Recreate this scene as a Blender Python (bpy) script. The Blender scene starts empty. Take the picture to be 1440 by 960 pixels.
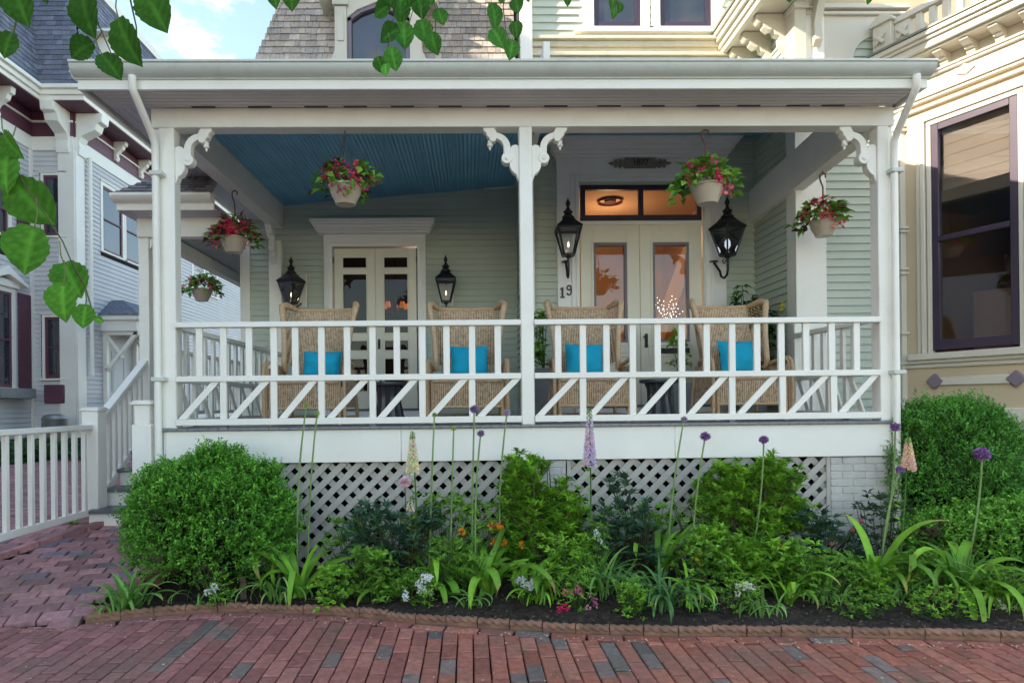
import bpy, math, random
import numpy as np
from mathutils import Vector, Matrix, noise
R = random.Random(11); NR = np.random.default_rng(5)
S = bpy.context.scene; COL = S.collection
rad = math.radians
# ------------------------------------------------------------------ camera
FPX, CX, CY = 900.0, 676.0, 568.0
PSI, RHO = rad(1.0), rad(.6)
CAM = Vector((0, -5.77, 1.55))
A_ = Vector((math.sin(PSI), math.cos(PSI), 0)); R0 = Vector((math.cos(PSI), -math.sin(PSI), 0)); U0 = Vector((0, 0, 1))
RR = R0*math.cos(RHO) - U0*math.sin(RHO); UU = R0*math.sin(RHO) + U0*math.cos(RHO)
def ray(px, py): return A_ + RR*((px-CX)/FPX) - UU*((py-CY)/FPX)
def W(px, py, Y):
    d = ray(px, py); return CAM + d*((Y-CAM.y)/d.y)
def WX(px, py, X):
    d = ray(px, py); return CAM + d*((X-CAM.x)/d.x)
def WZ(px, py, Z):
    d = ray(px, py); return CAM + d*((Z-CAM.z)/d.z)
cam = bpy.data.cameras.new('camera'); co = bpy.data.objects.new('camera', cam); COL.objects.link(co)
co.matrix_world = Matrix(((RR.x, UU.x, -A_.x, CAM.x), (RR.y, UU.y, -A_.y, CAM.y), (RR.z, UU.z, -A_.z, CAM.z), (0, 0, 0, 1)))
cam.sensor_width = 36; cam.lens = 36*FPX/1440; cam.shift_x = (720-CX)/1440; cam.shift_y = (CY-480)/1440
cam.clip_start = .05; cam.clip_end = 500; S.camera = co
# ------------------------------------------------------------------ materials
def newmat(name):
    m = bpy.data.materials.new(name); m.use_nodes = True
    return m, m.node_tree, m.node_tree.nodes['Principled BSDF']
def mat(name, col, rough=.5, var=.12, scale=6, bump=0, bscale=40, metal=0, spec=.5, dirt=None, dscale=1.5, damt=.35, sheen=0, coat=0):
    m, t, b = newmat(name); N = t.nodes; L = t.links
    b.inputs['Roughness'].default_value = rough; b.inputs['Metallic'].default_value = metal
    b.inputs['Specular IOR Level'].default_value = spec; b.inputs['Coat Weight'].default_value = coat
    tc = N.new('ShaderNodeTexCoord')
    n = N.new('ShaderNodeTexNoise'); n.inputs['Scale'].default_value = scale; n.inputs['Detail'].default_value = 5
    L.new(tc.outputs['Object'], n.inputs['Vector'])
    r = N.new('ShaderNodeValToRGB'); L.new(n.outputs['Fac'], r.inputs['Fac'])
    c0 = [max(0, c*(1-var)) for c in col]; c1 = [min(1, c*(1+var)) for c in col]
    r.color_ramp.elements[0].position = .3; r.color_ramp.elements[1].position = .7
    r.color_ramp.elements[0].color = (*c0, 1); r.color_ramp.elements[1].color = (*c1, 1)
    out = r.outputs['Color']
    if dirt:
        n2 = N.new('ShaderNodeTexNoise'); n2.inputs['Scale'].default_value = dscale; n2.inputs['Detail'].default_value = 9; n2.inputs['Roughness'].default_value = .7
        L.new(tc.outputs['Object'], n2.inputs['Vector'])
        mr = N.new('ShaderNodeMapRange'); mr.inputs[1].default_value = .5; mr.inputs[2].default_value = .72; mr.inputs[4].default_value = damt
        L.new(n2.outputs['Fac'], mr.inputs[0])
        mx = N.new('ShaderNodeMixRGB'); L.new(mr.outputs[0], mx.inputs[0]); L.new(out, mx.inputs[1]); mx.inputs[2].default_value = (*dirt, 1)
        out = mx.outputs[0]
    L.new(out, b.inputs['Base Color'])
    if bump:
        nb = N.new('ShaderNodeTexNoise'); nb.inputs['Scale'].default_value = bscale; nb.inputs['Detail'].default_value = 4
        L.new(tc.outputs['Object'], nb.inputs['Vector'])
        bp = N.new('ShaderNodeBump'); bp.inputs['Strength'].default_value = bump; bp.inputs['Distance'].default_value = .01
        L.new(nb.outputs['Fac'], bp.inputs['Height']); L.new(bp.outputs[0], b.inputs['Normal'])
    return m
M = {}
M['white'] = mat('white paint', (.88, .86, .80), .45, .03, 3, .12, 60, dirt=(.58, .55, .47), damt=.32)
M['white_trim'] = mat('door trim paint', (.88, .87, .85), .45, .03, 3, .06, 60)
M['beam'] = mat('beam paint', (.84, .81, .76), .5, .04, 2, .1, 30, dirt=(.5, .47, .42), damt=.25)
M['cream'] = mat('cream door paint', (.82, .77, .64), .45, .03, 3, .08, 60)
M['gutter'] = mat('gutter metal', (.60, .63, .59), .35, .05, 3, .05, 20, dirt=(.3, .29, .27), damt=.35, dscale=3)
M['deckgrey'] = mat('deck paint', (.14, .15, .17), .5, .15, 5, .2, 30)
M['green'] = mat('sage clapboard paint', (.52, .57, .49), .55, .05, 2, .12, 50, dirt=(.42, .46, .40), damt=.3)
M['lilac'] = mat('pale lilac clapboard paint', (.60, .60, .625), .6, .05, 2, .1, 50)
M['belt'] = mat('weathered cream trim', (.62, .57, .44), .55, .08, 3, .15, 40, dirt=(.35, .32, .24), damt=.4, dscale=4)
M['tan'] = mat('tan wall paint', (.56, .46, .31), .6, .05, 1.5, .05, 50)
M['creamtrim'] = mat('warm cream trim paint', (.64, .60, .51), .45, .04, 3, .08, 50, dirt=(.5, .45, .36), damt=.3)
M['purple'] = mat('dark aubergine paint', (.045, .03, .055), .35, .1, 4)
M['maroon'] = mat('plum paint', (.13, .045, .075), .5, .1, 4, .1)
M['lilacgrey'] = mat('lilac diamond paint', (.20, .16, .20), .5, .1, 4)
M['soil'] = mat('soil', (.035, .024, .017), .95, .5, 18, 1.0, 60, dirt=(.08, .055, .035), damt=.6, dscale=9)
M['black'] = mat('black iron', (.012, .013, .016), .35, .2, 10, .1, 30)
M['bronze'] = mat('aged bronze', (.24, .22, .17), .55, .3, 30, .4, 60)
M['digit'] = mat('dark metal numerals', (.05, .05, .045), .5, .1)
M['pot'] = mat('taupe plastic pot', (.50, .42, .33), .32, .06, 4, .05, 30)
M['teal'] = mat('turquoise cloth', (.0, .36, .56), .8, .06, 10, .35, 260)
M['stool'] = mat('charcoal glazed stool', (.055, .06, .075), .22, .15, 6)
M['planter'] = mat('grey planter', (.22, .23, .24), .6, .1, 6, .2, 30)
M['terracotta'] = mat('terracotta edging', (.25, .135, .09), .85, .3, 9, .6, 60, dirt=(.13, .11, .07), damt=.8, dscale=7)
M['pierbrick'] = mat('painted brick', (.55, .54, .51), .7, .08, 5, .5, 45, dirt=(.35, .33, .30), damt=.5, dscale=6)
M['stone'] = mat('grey stone', (.16, .16, .15), .8, .25, 3, .6, 20)
M['dark'] = mat('near black fill', (.02, .02, .02), .9)
M['roofmetal'] = mat('roof metal', (.22, .22, .20), .5, .1)
M['orangeroom'] = mat('orange room paint', (.50, .33, .20), .8, .05, 1)
M['darkroom'] = mat('dark room paint', (.30, .27, .30), .8, .05, 1)
M['brownroom'] = mat('brown room paint', (.36, .19, .13), .8, .1, 1)
M['blind'] = mat('linen blind', (.22, .19, .16), .8, .05, 10)
M['copperbrown'] = mat('dark copper lamp', (.10, .03, .02), .35, .1)
M['bin'] = mat('galvanised bin', (.30, .31, .30), .4, .15, 5, metal=.6)
M['petal'] = mat('dry blossom', (.62, .52, .34), .9, .2, 50)
M['bark'] = mat('grey brown bark', (.10, .075, .05), .9, .3, 20, .6, 50)
M['lath'] = mat('lattice paint', (.46, .44, .40), .6, .06, 4, .2, 50, dirt=(.36, .34, .3), damt=.4, dscale=5)

# beadboard ceiling: narrow grooves along y
def stripes(name, col, axis, pitch, depth=.5, rough=.5, var=.08):
    m = mat(name, col, rough, var, 2); t = m.node_tree; N = t.nodes; L = t.links; b = N['Principled BSDF']
    tc = N.new('ShaderNodeTexCoord'); sp = N.new('ShaderNodeSeparateXYZ'); L.new(tc.outputs['Object'], sp.inputs[0])
    mu = N.new('ShaderNodeMath'); mu.operation = 'MULTIPLY'; mu.inputs[1].default_value = 1/pitch; L.new(sp.outputs[axis], mu.inputs[0])
    fr = N.new('ShaderNodeMath'); fr.operation = 'FRACT'; L.new(mu.outputs[0], fr.inputs[0])
    s1 = N.new('ShaderNodeMapRange'); s1.inputs[1].default_value = 0; s1.inputs[2].default_value = .18; s1.interpolation_type = 'SMOOTHSTEP'; L.new(fr.outputs[0], s1.inputs[0])
    bp = N.new('ShaderNodeBump'); bp.inputs['Strength'].default_value = depth; bp.inputs['Distance'].default_value = .02
    L.new(s1.outputs[0], bp.inputs['Height']); L.new(bp.outputs[0], b.inputs['Normal'])
    return m
M['bead'] = stripes('blue beadboard', (.19, .50, .74), 0, .045, 1.0)
M['soffit'] = stripes('soffit boards', (.68, .64, .64), 1, .06, .8)
M['greysoffit'] = stripes('grey soffit boards', (.42, .46, .46), 0, .07, .8)
M['sidesoffit'] = stripes('side soffit boards', (.64, .60, .66), 0, .07, .8)
M['louver'] = stripes('plum louvres', (.13, .045, .075), 2, .045, 1.0)
M['deckboards'] = stripes('deck boards', (.22, .23, .25), 0, .09, .6)

def wicker():
    m, t, b = newmat('honey wicker'); N = t.nodes; L = t.links
    b.inputs['Roughness'].default_value = .6
    tc = N.new('ShaderNodeTexCoord')
    w1 = N.new('ShaderNodeTexWave'); w1.wave_type = 'BANDS'; w1.bands_direction = 'X'; w1.inputs['Scale'].default_value = 17; w1.inputs['Distortion'].default_value = .5; w1.inputs['Detail Scale'].default_value = 6
    w2 = N.new('ShaderNodeTexWave'); w2.wave_type = 'BANDS'; w2.bands_direction = 'Z'; w2.inputs['Scale'].default_value = 38; w2.inputs['Distortion'].default_value = 1
    L.new(tc.outputs['Object'], w1.inputs['Vector']); L.new(tc.outputs['Object'], w2.inputs['Vector'])
    ad = N.new('ShaderNodeMath'); ad.operation = 'MULTIPLY_ADD'; ad.inputs[1].default_value = .5; L.new(w2.outputs['Fac'], ad.inputs[0]); L.new(w1.outputs['Fac'], ad.inputs[2])
    n = N.new('ShaderNodeTexNoise'); n.inputs['Scale'].default_value = 30; L.new(tc.outputs['Object'], n.inputs['Vector'])
    r = N.new('ShaderNodeValToRGB'); e = r.color_ramp.elements
    e[0].position = .15; e[0].color = (.17, .09, .042, 1); e[1].position = .75; e[1].color = (.80, .60, .40, 1)
    mx = N.new('ShaderNodeMath'); mx.operation = 'MULTIPLY_ADD'; mx.inputs[1].default_value = .5; L.new(ad.outputs[0], mx.inputs[0]); L.new(n.outputs['Fac'], mx.inputs[2])
    sb = N.new('ShaderNodeMath'); sb.operation = 'SUBTRACT'; sb.inputs[1].default_value = .3; L.new(mx.outputs[0], sb.inputs[0])
    L.new(sb.outputs[0], r.inputs['Fac']); L.new(r.outputs[0], b.inputs['Base Color'])
    bp = N.new('ShaderNodeBump'); bp.inputs['Strength'].default_value = .8; bp.inputs['Distance'].default_value = .006
    L.new(ad.outputs[0], bp.inputs['Height']); L.new(bp.outputs[0], b.inputs['Normal'])
    return m
M['wicker'] = wicker()
M['cane'] = mat('wrapped cane', (.55, .38, .23), .5, .25, 60, .5, 90)
M['canelight'] = mat('pale cane lattice', (.55, .42, .29), .6, .2, 60)

def attrmat(name, rough=.5, var=.25, nscale=12, trans=0, bump=0, bscale=50, spec=.4, sat=1, dirt=False):
    m, t, b = newmat(name); N = t.nodes; L = t.links
    at = N.new('ShaderNodeAttribute'); at.attribute_name = 'col'
    tc = N.new('ShaderNodeTexCoord'); n = N.new('ShaderNodeTexNoise'); n.inputs['Scale'].default_value = nscale; n.inputs['Detail'].default_value = 4
    L.new(tc.outputs['Object'], n.inputs['Vector'])
    mr = N.new('ShaderNodeMapRange'); mr.inputs[1].default_value = .25; mr.inputs[2].default_value = .75; mr.inputs[3].default_value = 1-var; mr.inputs[4].default_value = 1+var
    L.new(n.outputs['Fac'], mr.inputs[0])
    mx = N.new('ShaderNodeVectorMath'); mx.operation = 'SCALE'; L.new(at.outputs['Color'], mx.inputs[0]); L.new(mr.outputs[0], mx.inputs['Scale'])
    fin = mx.outputs[0]
    if dirt:
        for sc_, lo, hi, am, cc in ((1.3, .50, .68, .45, (.20,.15,.12)), (5, .60, .70, .5, (.10,.11,.05)), (38, .60, .66, .35, (.30,.25,.20))):
            nd = N.new('ShaderNodeTexNoise'); nd.inputs['Scale'].default_value = sc_; nd.inputs['Detail'].default_value = 7; L.new(tc.outputs['Object'], nd.inputs['Vector'])
            md = N.new('ShaderNodeMapRange'); md.inputs[1].default_value = lo; md.inputs[2].default_value = hi; md.inputs[4].default_value = am; L.new(nd.outputs['Fac'], md.inputs[0])
            mm = N.new('ShaderNodeMixRGB'); L.new(md.outputs[0], mm.inputs[0]); L.new(fin, mm.inputs[1]); mm.inputs[2].default_value = (*cc, 1); fin = mm.outputs[0]
    L.new(fin, b.inputs['Base Color']); b.inputs['Roughness'].default_value = rough; b.inputs['Specular IOR Level'].default_value = spec
    if bump:
        nb = N.new('ShaderNodeTexNoise'); nb.inputs['Scale'].default_value = bscale; nb.inputs['Detail'].default_value = 6
        L.new(tc.outputs['Object'], nb.inputs['Vector'])
        bp = N.new('ShaderNodeBump'); bp.inputs['Strength'].default_value = bump; bp.inputs['Distance'].default_value = .01
        L.new(nb.outputs['Fac'], bp.inputs['Height']); L.new(bp.outputs[0], b.inputs['Normal'])
    if trans:
        tr = N.new('ShaderNodeBsdfTranslucent'); L.new(mx.outputs[0], tr.inputs['Color'])
        ms = N.new('ShaderNodeMixShader'); ms.inputs[0].default_value = trans
        L.new(b.outputs[0], ms.inputs[1]); L.new(tr.outputs[0], ms.inputs[2]); L.new(ms.outputs[0], N['Material Output'].inputs['Surface'])
    return m
M['leaf'] = attrmat('leaf', .5, .28, 9, .27, spec=.3)
M['bigleaf'] = attrmat('linden leaf', .7, .22, 25, .28, .5, 60, .12)
M['brick'] = attrmat('paving brick', .8, .28, 22, 0, .7, 70, .3, dirt=True)
M['shingle'] = attrmat('weathered shingle', .85, .3, 30, 0, .6, 60, .2)
M['petals'] = attrmat('flower petals', .6, .08, 30, .3)

def glass(name, tint=(.9, .9, .9), refl=1.0):
    m, t, b = newmat(name); N = t.nodes; L = t.links; N.remove(b)
    tr = N.new('ShaderNodeBsdfTransparent'); tr.inputs[0].default_value = (*tint, 1)
    gl = N.new('ShaderNodeBsdfGlossy'); gl.inputs['Roughness'].default_value = .01; gl.inputs[0].default_value = (refl, refl, refl, 1)
    fr = N.new('ShaderNodeFresnel'); fr.inputs[0].default_value = 1.6
    ms = N.new('ShaderNodeMixShader'); L.new(fr.outputs[0], ms.inputs[0]); L.new(tr.outputs[0], ms.inputs[1]); L.new(gl.outputs[0], ms.inputs[2])
    L.new(ms.outputs[0], N['Material Output'].inputs['Surface']); return m
M['screen'] = glass('screen mesh', (.45, .45, .45), .35); M['glass'] = glass('window glass', (.9, .9, .9), .8); M['lampglass'] = glass('lantern glass', (.92, .94, .95))
M['paneglass'] = mat('dark window pane', (.03, .035, .05), .04, .3, 2, spec=1.0)
def emis(name, col, s):
    m, t, b = newmat(name); b.inputs['Base Color'].default_value = (*col, 1); b.inputs['Emission Color'].default_value = (*col, 1); b.inputs['Emission Strength'].default_value = s; return m
M['flame'] = emis('lamp flame', (1, .66, .34), .7); M['bulbcool'] = emis('lamp bulb', (.8, .9, 1), .12)
M['shade_lit'] = emis('lit orange shade', (.9, .25, .07), .3)
M['fairy'] = emis('fairy light', (1, .85, .7), 1.6)
# ------------------------------------------------------------------ mesh builder
class MB:
    def __init__(s, Mx=None): s.v = []; s.f = []; s.c = []; s.n = 0; s.M = Mx; s.hascol = False
    def add(s, vs, fs, col=None):
        if s.M is not None: vs = [s.M @ Vector(p) for p in vs]
        s.v.extend([tuple(p) for p in vs]); n = s.n; s.f.extend([tuple(i+n for i in f) for f in fs]); s.n += len(vs)
        if col is not None: s.hascol = True
        if col is not None and len(col) == len(vs) and not isinstance(col[0], (int, float)): s.c.extend(col)
        else: s.c.extend([col or (.5, .5, .5)]*len(vs))
        return s
    def addnp(s, V, F, Cc):
        s.v.extend(V.tolist()); n = s.n; s.f.extend((F+n).tolist()); s.n += len(V); s.c.extend(Cc.tolist()); s.hascol = True
    def box(s, x0, x1, y0, y1, z0, z1, col=None):
        return s.add([(x0,y0,z0),(x1,y0,z0),(x1,y1,z0),(x0,y1,z0),(x0,y0,z1),(x1,y0,z1),(x1,y1,z1),(x0,y1,z1)],
              [(0,3,2,1),(4,5,6,7),(0,1,5,4),(1,2,6,5),(2,3,7,6),(3,0,4,7)], col)
    def beam(s, p, q, w, h, up=(0,0,1), col=None):
        p = Vector(p); q = Vector(q); d = (q-p).normalized(); up = Vector(up)
        sd = d.cross(up).normalized()*w/2; u = sd.cross(d).normalized()*h/2
        vs = [p-sd-u, p+sd-u, p+sd+u, p-sd+u, q-sd-u, q+sd-u, q+sd+u, q-sd+u]
        return s.add(vs, [(0,1,2,3),(7,6,5,4),(0,4,5,1),(1,5,6,2),(2,6,7,3),(3,7,4,0)], col)
    def tube(s, pts, r, n=8, col=None, cap=True):
        pts = [Vector(p) for p in pts]; k = len(pts); rs = r if isinstance(r, (list, tuple)) else [r]*k
        vs = []; prev = None
        for i, p in enumerate(pts):
            d = (pts[min(i+1, k-1)]-pts[max(i-1, 0)]).normalized()
            if prev is None:
                a = Vector((0,0,1)) if abs(d.z) < .9 else Vector((1,0,0)); x = d.cross(a).normalized()
            else: x = (prev-d*prev.dot(d)).normalized()
            prev = x; y = d.cross(x)
            for j in range(n):
                t = 2*math.pi*j/n; vs.append(p+(x*math.cos(t)+y*math.sin(t))*rs[i])
        fs = [(i*n+j, i*n+(j+1)%n, (i+1)*n+(j+1)%n, (i+1)*n+j) for i in range(k-1) for j in range(n)]
        if cap: fs += [tuple(range(n-1, -1, -1)), tuple((k-1)*n+j for j in range(n))]
        return s.add(vs, fs, col)
    def lathe(s, prof, c, n=20, col=None, flute=0, nf=0):
        c = Vector(c); vs = []
        for r, z in prof:
            for j in range(n):
                t = 2*math.pi*j/n; rr = r*(1-flute*abs(math.sin(t*nf/2))) if nf else r
                vs.append((c.x+rr*math.cos(t), c.y+rr*math.sin(t), c.z+z))
        k = len(prof); fs = [(i*n+j, i*n+(j+1)%n, (i+1)*n+(j+1)%n, (i+1)*n+j) for i in range(k-1) for j in range(n)]
        fs += [tuple(range(n-1, -1, -1)), tuple((k-1)*n+j for j in range(n))]
        return s.add(vs, fs, col)
    def prism(s, pts, a, b, axis='y', col=None):   # 2D outline extruded along an axis
        f = {'y': lambda p, t: (p[0], t, p[1]), 'x': lambda p, t: (t, p[0], p[1]), 'z': lambda p, t: (p[0], p[1], t)}[axis]
        n = len(pts); vs = [f(p, a) for p in pts]+[f(p, b) for p in pts]
        return s.add(vs, [tuple(range(n)), tuple(range(2*n-1, n-1, -1))]+[(i, i+n, (i+1)%n+n, (i+1)%n) for i in range(n)], col)
    def quad(s, a, b, c, d, col=None): return s.add([a, b, c, d], [(0,1,2,3)], col)
    def build(s, name, m, parent=None, bevel=0, smooth=30):
        me = bpy.data.meshes.new(name); me.from_pydata(s.v, [], s.f)
        if s.hascol:
            ca = me.color_attributes.new('col', 'FLOAT_COLOR', 'POINT')
            arr = np.ones((len(s.v), 4), dtype=np.float32); arr[:, :3] = np.array(s.c, dtype=np.float32); ca.data.foreach_set('color', arr.ravel())
        me.materials.append(M[m] if isinstance(m, str) else m); me.update()
        if smooth:
            me.shade_smooth(); me.set_sharp_from_angle(angle=rad(smooth))
        o = bpy.data.objects.new(name, me); COL.objects.link(o)
        if parent: o.parent = parent; o.matrix_parent_inverse = MWI(parent)
        if bevel:
            b = o.modifiers.new('bevel', 'BEVEL'); b.width = bevel; b.segments = 1; b.limit_method = 'ANGLE'; b.angle_limit = rad(40)
        return o
def world(o):
    l = Matrix.LocRotScale(o.location, o.rotation_euler, o.scale)
    return (world(o.parent) @ o.matrix_parent_inverse @ l) if o.parent else l
def MWI(p): return world(p).inverted()
def tag(o, label=None, cat=None, group=None, kind=None):
    if label: o['label'] = label
    if cat: o['category'] = cat
    if group: o['group'] = group
    if kind: o['kind'] = kind
    return o
def empty(name, loc=(0,0,0), label=None, cat=None, group=None, rz=0):
    o = bpy.data.objects.new(name, None); COL.objects.link(o); o.location = loc; o.rotation_euler = (0,0,rz); o.empty_display_size = .1
    return tag(o, label, cat, group)
def local(mb, name, m, parent, **k):      # mesh given in the parent's own coordinates
    o = mb.build(name, m, None, **k); o.parent = parent; return o
def copy_tree(o, parent=None):
    c = o.copy(); COL.objects.link(c); c.parent = parent
    if parent: c.matrix_parent_inverse = o.matrix_parent_inverse
    for ch in [x for x in bpy.data.objects if x.parent == o]: copy_tree(ch, c)
    return c
def frame(o, deg): return Matrix.Translation(Vector(o)) @ Matrix.Rotation(rad(deg), 4, 'Z')   # local x along the wall, local -y outward
def clamp(x, a=0, b=1): return max(a, min(b, x))
# ------------------------------------------------------------------ ground heights
def hpath(x, y): return .39*clamp((y+1.15)/1.75)**.75
def kerb_x(y): return -3.66+min(0, y-.62)*.57
def hplat(x, y): return hpath(x, y)+.03*clamp((y+1.6)/.6)
EDGE = [WZ(px, py, 0) for px, py in [(118,877),(160,870),(200,866),(300,860),(360,859),(480,864),(600,877),(720,884),(830,890),(950,893),(1100,893),(1250,896),(1440,902)]]
EDGE += [Vector((4.6, -1.95, 0)), Vector((6, -2.15, 0)), Vector((9, -2.4, 0))]
def edge_y(x):
    if x <= EDGE[0].x: return EDGE[0].y
    for a, b in zip(EDGE, EDGE[1:]):
        if x <= b.x: return a.y+(b.y-a.y)*(x-a.x)/(b.x-a.x)
    return EDGE[-1].y
def zb(x, y): return .03+.09*clamp((y-edge_y(x))/1.3)
# ------------------------------------------------------------------ clapboards, shingles
def clap(mb, w0, w1, z0, z1, course=.095, holes=(), t=.024, y=0, slope=None):
    z = z0
    while z < z1-.01:
        zt = min(z+course, z1); segs = [(w0, w1)]
        for (a, b, c, d) in holes:
            if c < (z+zt)/2 < d:
                ns = []
                for s0, s1 in segs:
                    if b <= s0 or a >= s1: ns.append((s0, s1))
                    else:
                        if a > s0: ns.append((s0, a))
                        if b < s1: ns.append((b, s1))
                segs = ns
        for s0, s1 in segs:
            mb.add([(s0,y-t,z),(s1,y-t,z),(s1,y-.002,zt),(s0,y-.002,zt),(s0,y+.02,z),(s1,y+.02,z)], [(0,1,2,3),(0,4,5,1)])
        z += course
def shingles(mb, w0, w1, z0, z1, course=.115, wid=.12, lean=.25, cols=None, wtop=None, wave=0):
    n = int((z1-z0)/course); wt = wtop or (w0, w1)
    for i in range(n+1):
        z = z0+i*course; k = i/max(1, n); a = w0+(wt[0]-w0)*k; b = w1+(wt[1]-w1)*k; x = a-R.random()*wid
        while x < b:
            w = wid*R.uniform(.55, 1.35); xa = max(x, a); xb = min(x+w-.004, b)
            if xb-xa > .01:
                y = lean*(z-z0); dz = R.uniform(-.005, .005)
                sc = R.uniform(.8, 1.18); c = R.choice(cols); c = tuple(q*sc for q in c)
                mb.add([(xa,y-.018,z+dz),(xb,y-.018,z+dz),(xb,y+lean*course*1.15,z+course*1.15),(xa,y+lean*course*1.15,z+course*1.15),(xa,y+.01,z+dz),(xb,y+.01,z+dz)],
                       [(0,1,2,3),(0,4,5,1),(0,3,4),(1,5,2)], c)
            x += w
CEDAR = [(.42,.36,.31),(.37,.33,.30),(.48,.42,.36),(.40,.36,.33),(.44,.38,.32)]
SLATE = [(.17,.19,.25),(.20,.22,.29),(.15,.17,.23),(.19,.20,.25)]
# sash window in a wall frame; returns the window part
def window(parent, F, x0, x1, z0, z1, casing=.10, sashm='purple', casem='white', mid=True, pane='paneglass', depth=.10, cas_extra=None, sill=True, cols=1, sw=.065):
    c = MB(F)
    c.box(x0-casing, x0, -.035, .04, z0-.0, z1+casing); c.box(x1, x1+casing, -.035, .04, z0, z1+casing); c.box(x0+.001, x1-.001, -.034, .04, z1, z1+casing-.002)
    if sill: c.box(x0-casing-.04, x1+casing+.04, -.075, .03, z0-.05, z0-.001)
    c.box(x0-casing-.03, x1+casing+.03, -.06, .02, z1+casing+.001, z1+casing+.035)
    w = c.build('window', casem, parent, bevel=.004)
    s = MB(F); d0, d1 = -.012, .03
    s.box(x0, x0+sw, d0, d1, z0, z1); s.box(x1-sw, x1, d0, d1, z0, z1); s.box(x0+sw, x1-sw, d0, d1, z0, z0+sw*1.3); s.box(x0+sw, x1-sw, d0, d1, z1-sw, z1)
    if mid: zm = (z0+z1)/2; s.box(x0+sw, x1-sw, d0-.012, d1, zm-.022, zm+.022)
    for k in range(1, cols):
        xm = x0+(x1-x0)*k/cols; s.box(xm-.018, xm+.018, d0+.003, d1, z0+sw*1.3+.001, z1-sw-.001)
    s.build('sash', sashm, w, bevel=.003)
    g = MB(F); g.box(x0+sw-.005, x1-sw+.005, .012, .018, z0+sw, z1-sw+.005); g.build('pane', pane, w, smooth=0)
    return w
# ================================================================== SETTING
def bricks(name, x0, x1, y0, y1, L_, W_, along, hfun, inside, pal, ang=0, jit=.003, top=.0, seed=1, clip=None, g=.005, gy=.012):
    rg = random.Random(seed); mb = MB(); ca, sa = math.cos(ang), math.sin(ang)
    cx_, cy_ = (x0+x1)/2, (y0+y1)/2; ext = math.hypot(x1-x0, y1-y0)/2+.3 if ang else 0
    ex, ey = (ext, ext) if ang else ((x1-x0)/2, (y1-y0)/2)
    dx, dy = (W_, L_) if along == 'y' else (L_, W_)
    nx, ny = int(2*ex/dx)+2, int(2*ey/dy)+2
    offs = [rg.random() for _ in range(max(nx, ny)+1)]
    for i in range(nx):
        for j in range(ny):
            if along == 'y': u = -ex+i*dx; v = -ey+(j-(.5 if i % 2 else 0)-.22*offs[i])*dy
            else: v = -ey+j*dy; u = -ex+(i-(.5 if j % 2 else 0)-.25*offs[j])*dx
            uc, vc = u+dx/2, v+dy/2; X = cx_+uc*ca-vc*sa; Y = cy_+uc*sa+vc*ca
            if not inside(X, Y): continue
            a = ang+rg.uniform(-.012, .012); c2, s2 = math.cos(a), math.sin(a)
            hx, hy = dx/2-g/2-rg.uniform(0, .003), dy/2-g/2-rg.uniform(0, .003); b = .006
            if along == 'y': hy -= (gy-g)/2
            else: hx -= (gy-g)/2
            if clip:
                lim = clip(X)
                if Y-hy > lim-.03: continue
                if Y+hy > lim: o_ = (Y+hy-lim)/2; Y -= o_; hy -= o_
            dz = rg.uniform(-jit, jit)+top; tx, ty = rg.uniform(-.012, .012), rg.uniform(-.012, .012)
            vs = []
            for (k, zz) in ((0, -.04), (0, -b), (b, 0)):
                for sx, sy in ((-1,-1),(1,-1),(1,1),(-1,1)):
                    lx, ly = sx*(hx-k), sy*(hy-k); wx, wy = X+lx*c2-ly*s2, Y+lx*s2+ly*c2
                    vs.append((wx, wy, hfun(wx, wy)+dz+zz+lx*tx+ly*ty))
            c = pal(rg, X, Y)
            mb.add(vs, [(0,1,5,4),(1,2,6,5),(2,3,7,6),(3,0,4,7),(4,5,9,8),(5,6,10,9),(6,7,11,10),(7,4,8,11),(8,9,10,11)], c)
    o = mb.build(name, 'brick', None, smooth=0); return tag(o, kind='structure')
def pal_walk(rg, x, y):
    dark = rg.random() < .13+.12*noise.noise((x*.8, y*.8, 0))
    k = rg.uniform(.88, 1.4); t = clamp((x+2.5)/3)
    c = rg.choice([(.15, .13, .12),(.18,.14,.125),(.21,.15,.13)]) if dark else rg.choice([(.33,.115,.075),(.37,.135,.09),(.31,.11,.08),(.35,.14,.095)])
    if not dark and t < 1: c = tuple(a*t+b*(1-t) for a, b in zip(c, (.30,.13,.125)))  # bricks turn pinker leftwards: cool sky light put into their colour
    return tuple(q*k for q in c)
def pal_path(rg, x, y):
    c = (.19,.16,.20) if rg.random() < .1 else rg.choice([(.33,.17,.185),(.30,.155,.17),(.36,.185,.19),(.29,.15,.16)])
    k = rg.uniform(.8, 1.35); return tuple(q*k for q in c)
XS = EDGE[0].x
# ground sheet (soil) with the heights of path and plateau
def ground():
    mb = MB(); xs = [-300,-60,-30]+[-20+i*.8 for i in range(20)]+[-4.0,-3.72,-3.66,-3.2,-2.85,-2.8,-2,-1,0,1,2,3,4,6,9,14,30,60,300]
    ys = [-60,-20,-8,-5,-4,-3,-2.3,-1.8,-1.5,-1.2,-.9,-.6,-.3,0,.3,.6,.9,1.5,3,6,12,30,60,300]
    xs = sorted(set(round(x, 3) for x in xs)); vs = []
    for y in ys:
        for x in xs:
            z = hplat(x, y) if x <= kerb_x(y) else (hpath(x, y) if x < XS else (0 if y < edge_y(x) else .0))
            if x > XS and y > 8: z = .3
            vs.append((x, y, z-.05-(.13 if -19.5 < y < -8 else 0)))
    n = len(xs); fs = [(j*n+i, j*n+i+1, (j+1)*n+i+1, (j+1)*n+i) for j in range(len(ys)-1) for i in range(n-1)]
    mb.add(vs, fs); return tag(mb.build('ground', 'soil', None), kind='structure')
ground()
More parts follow.
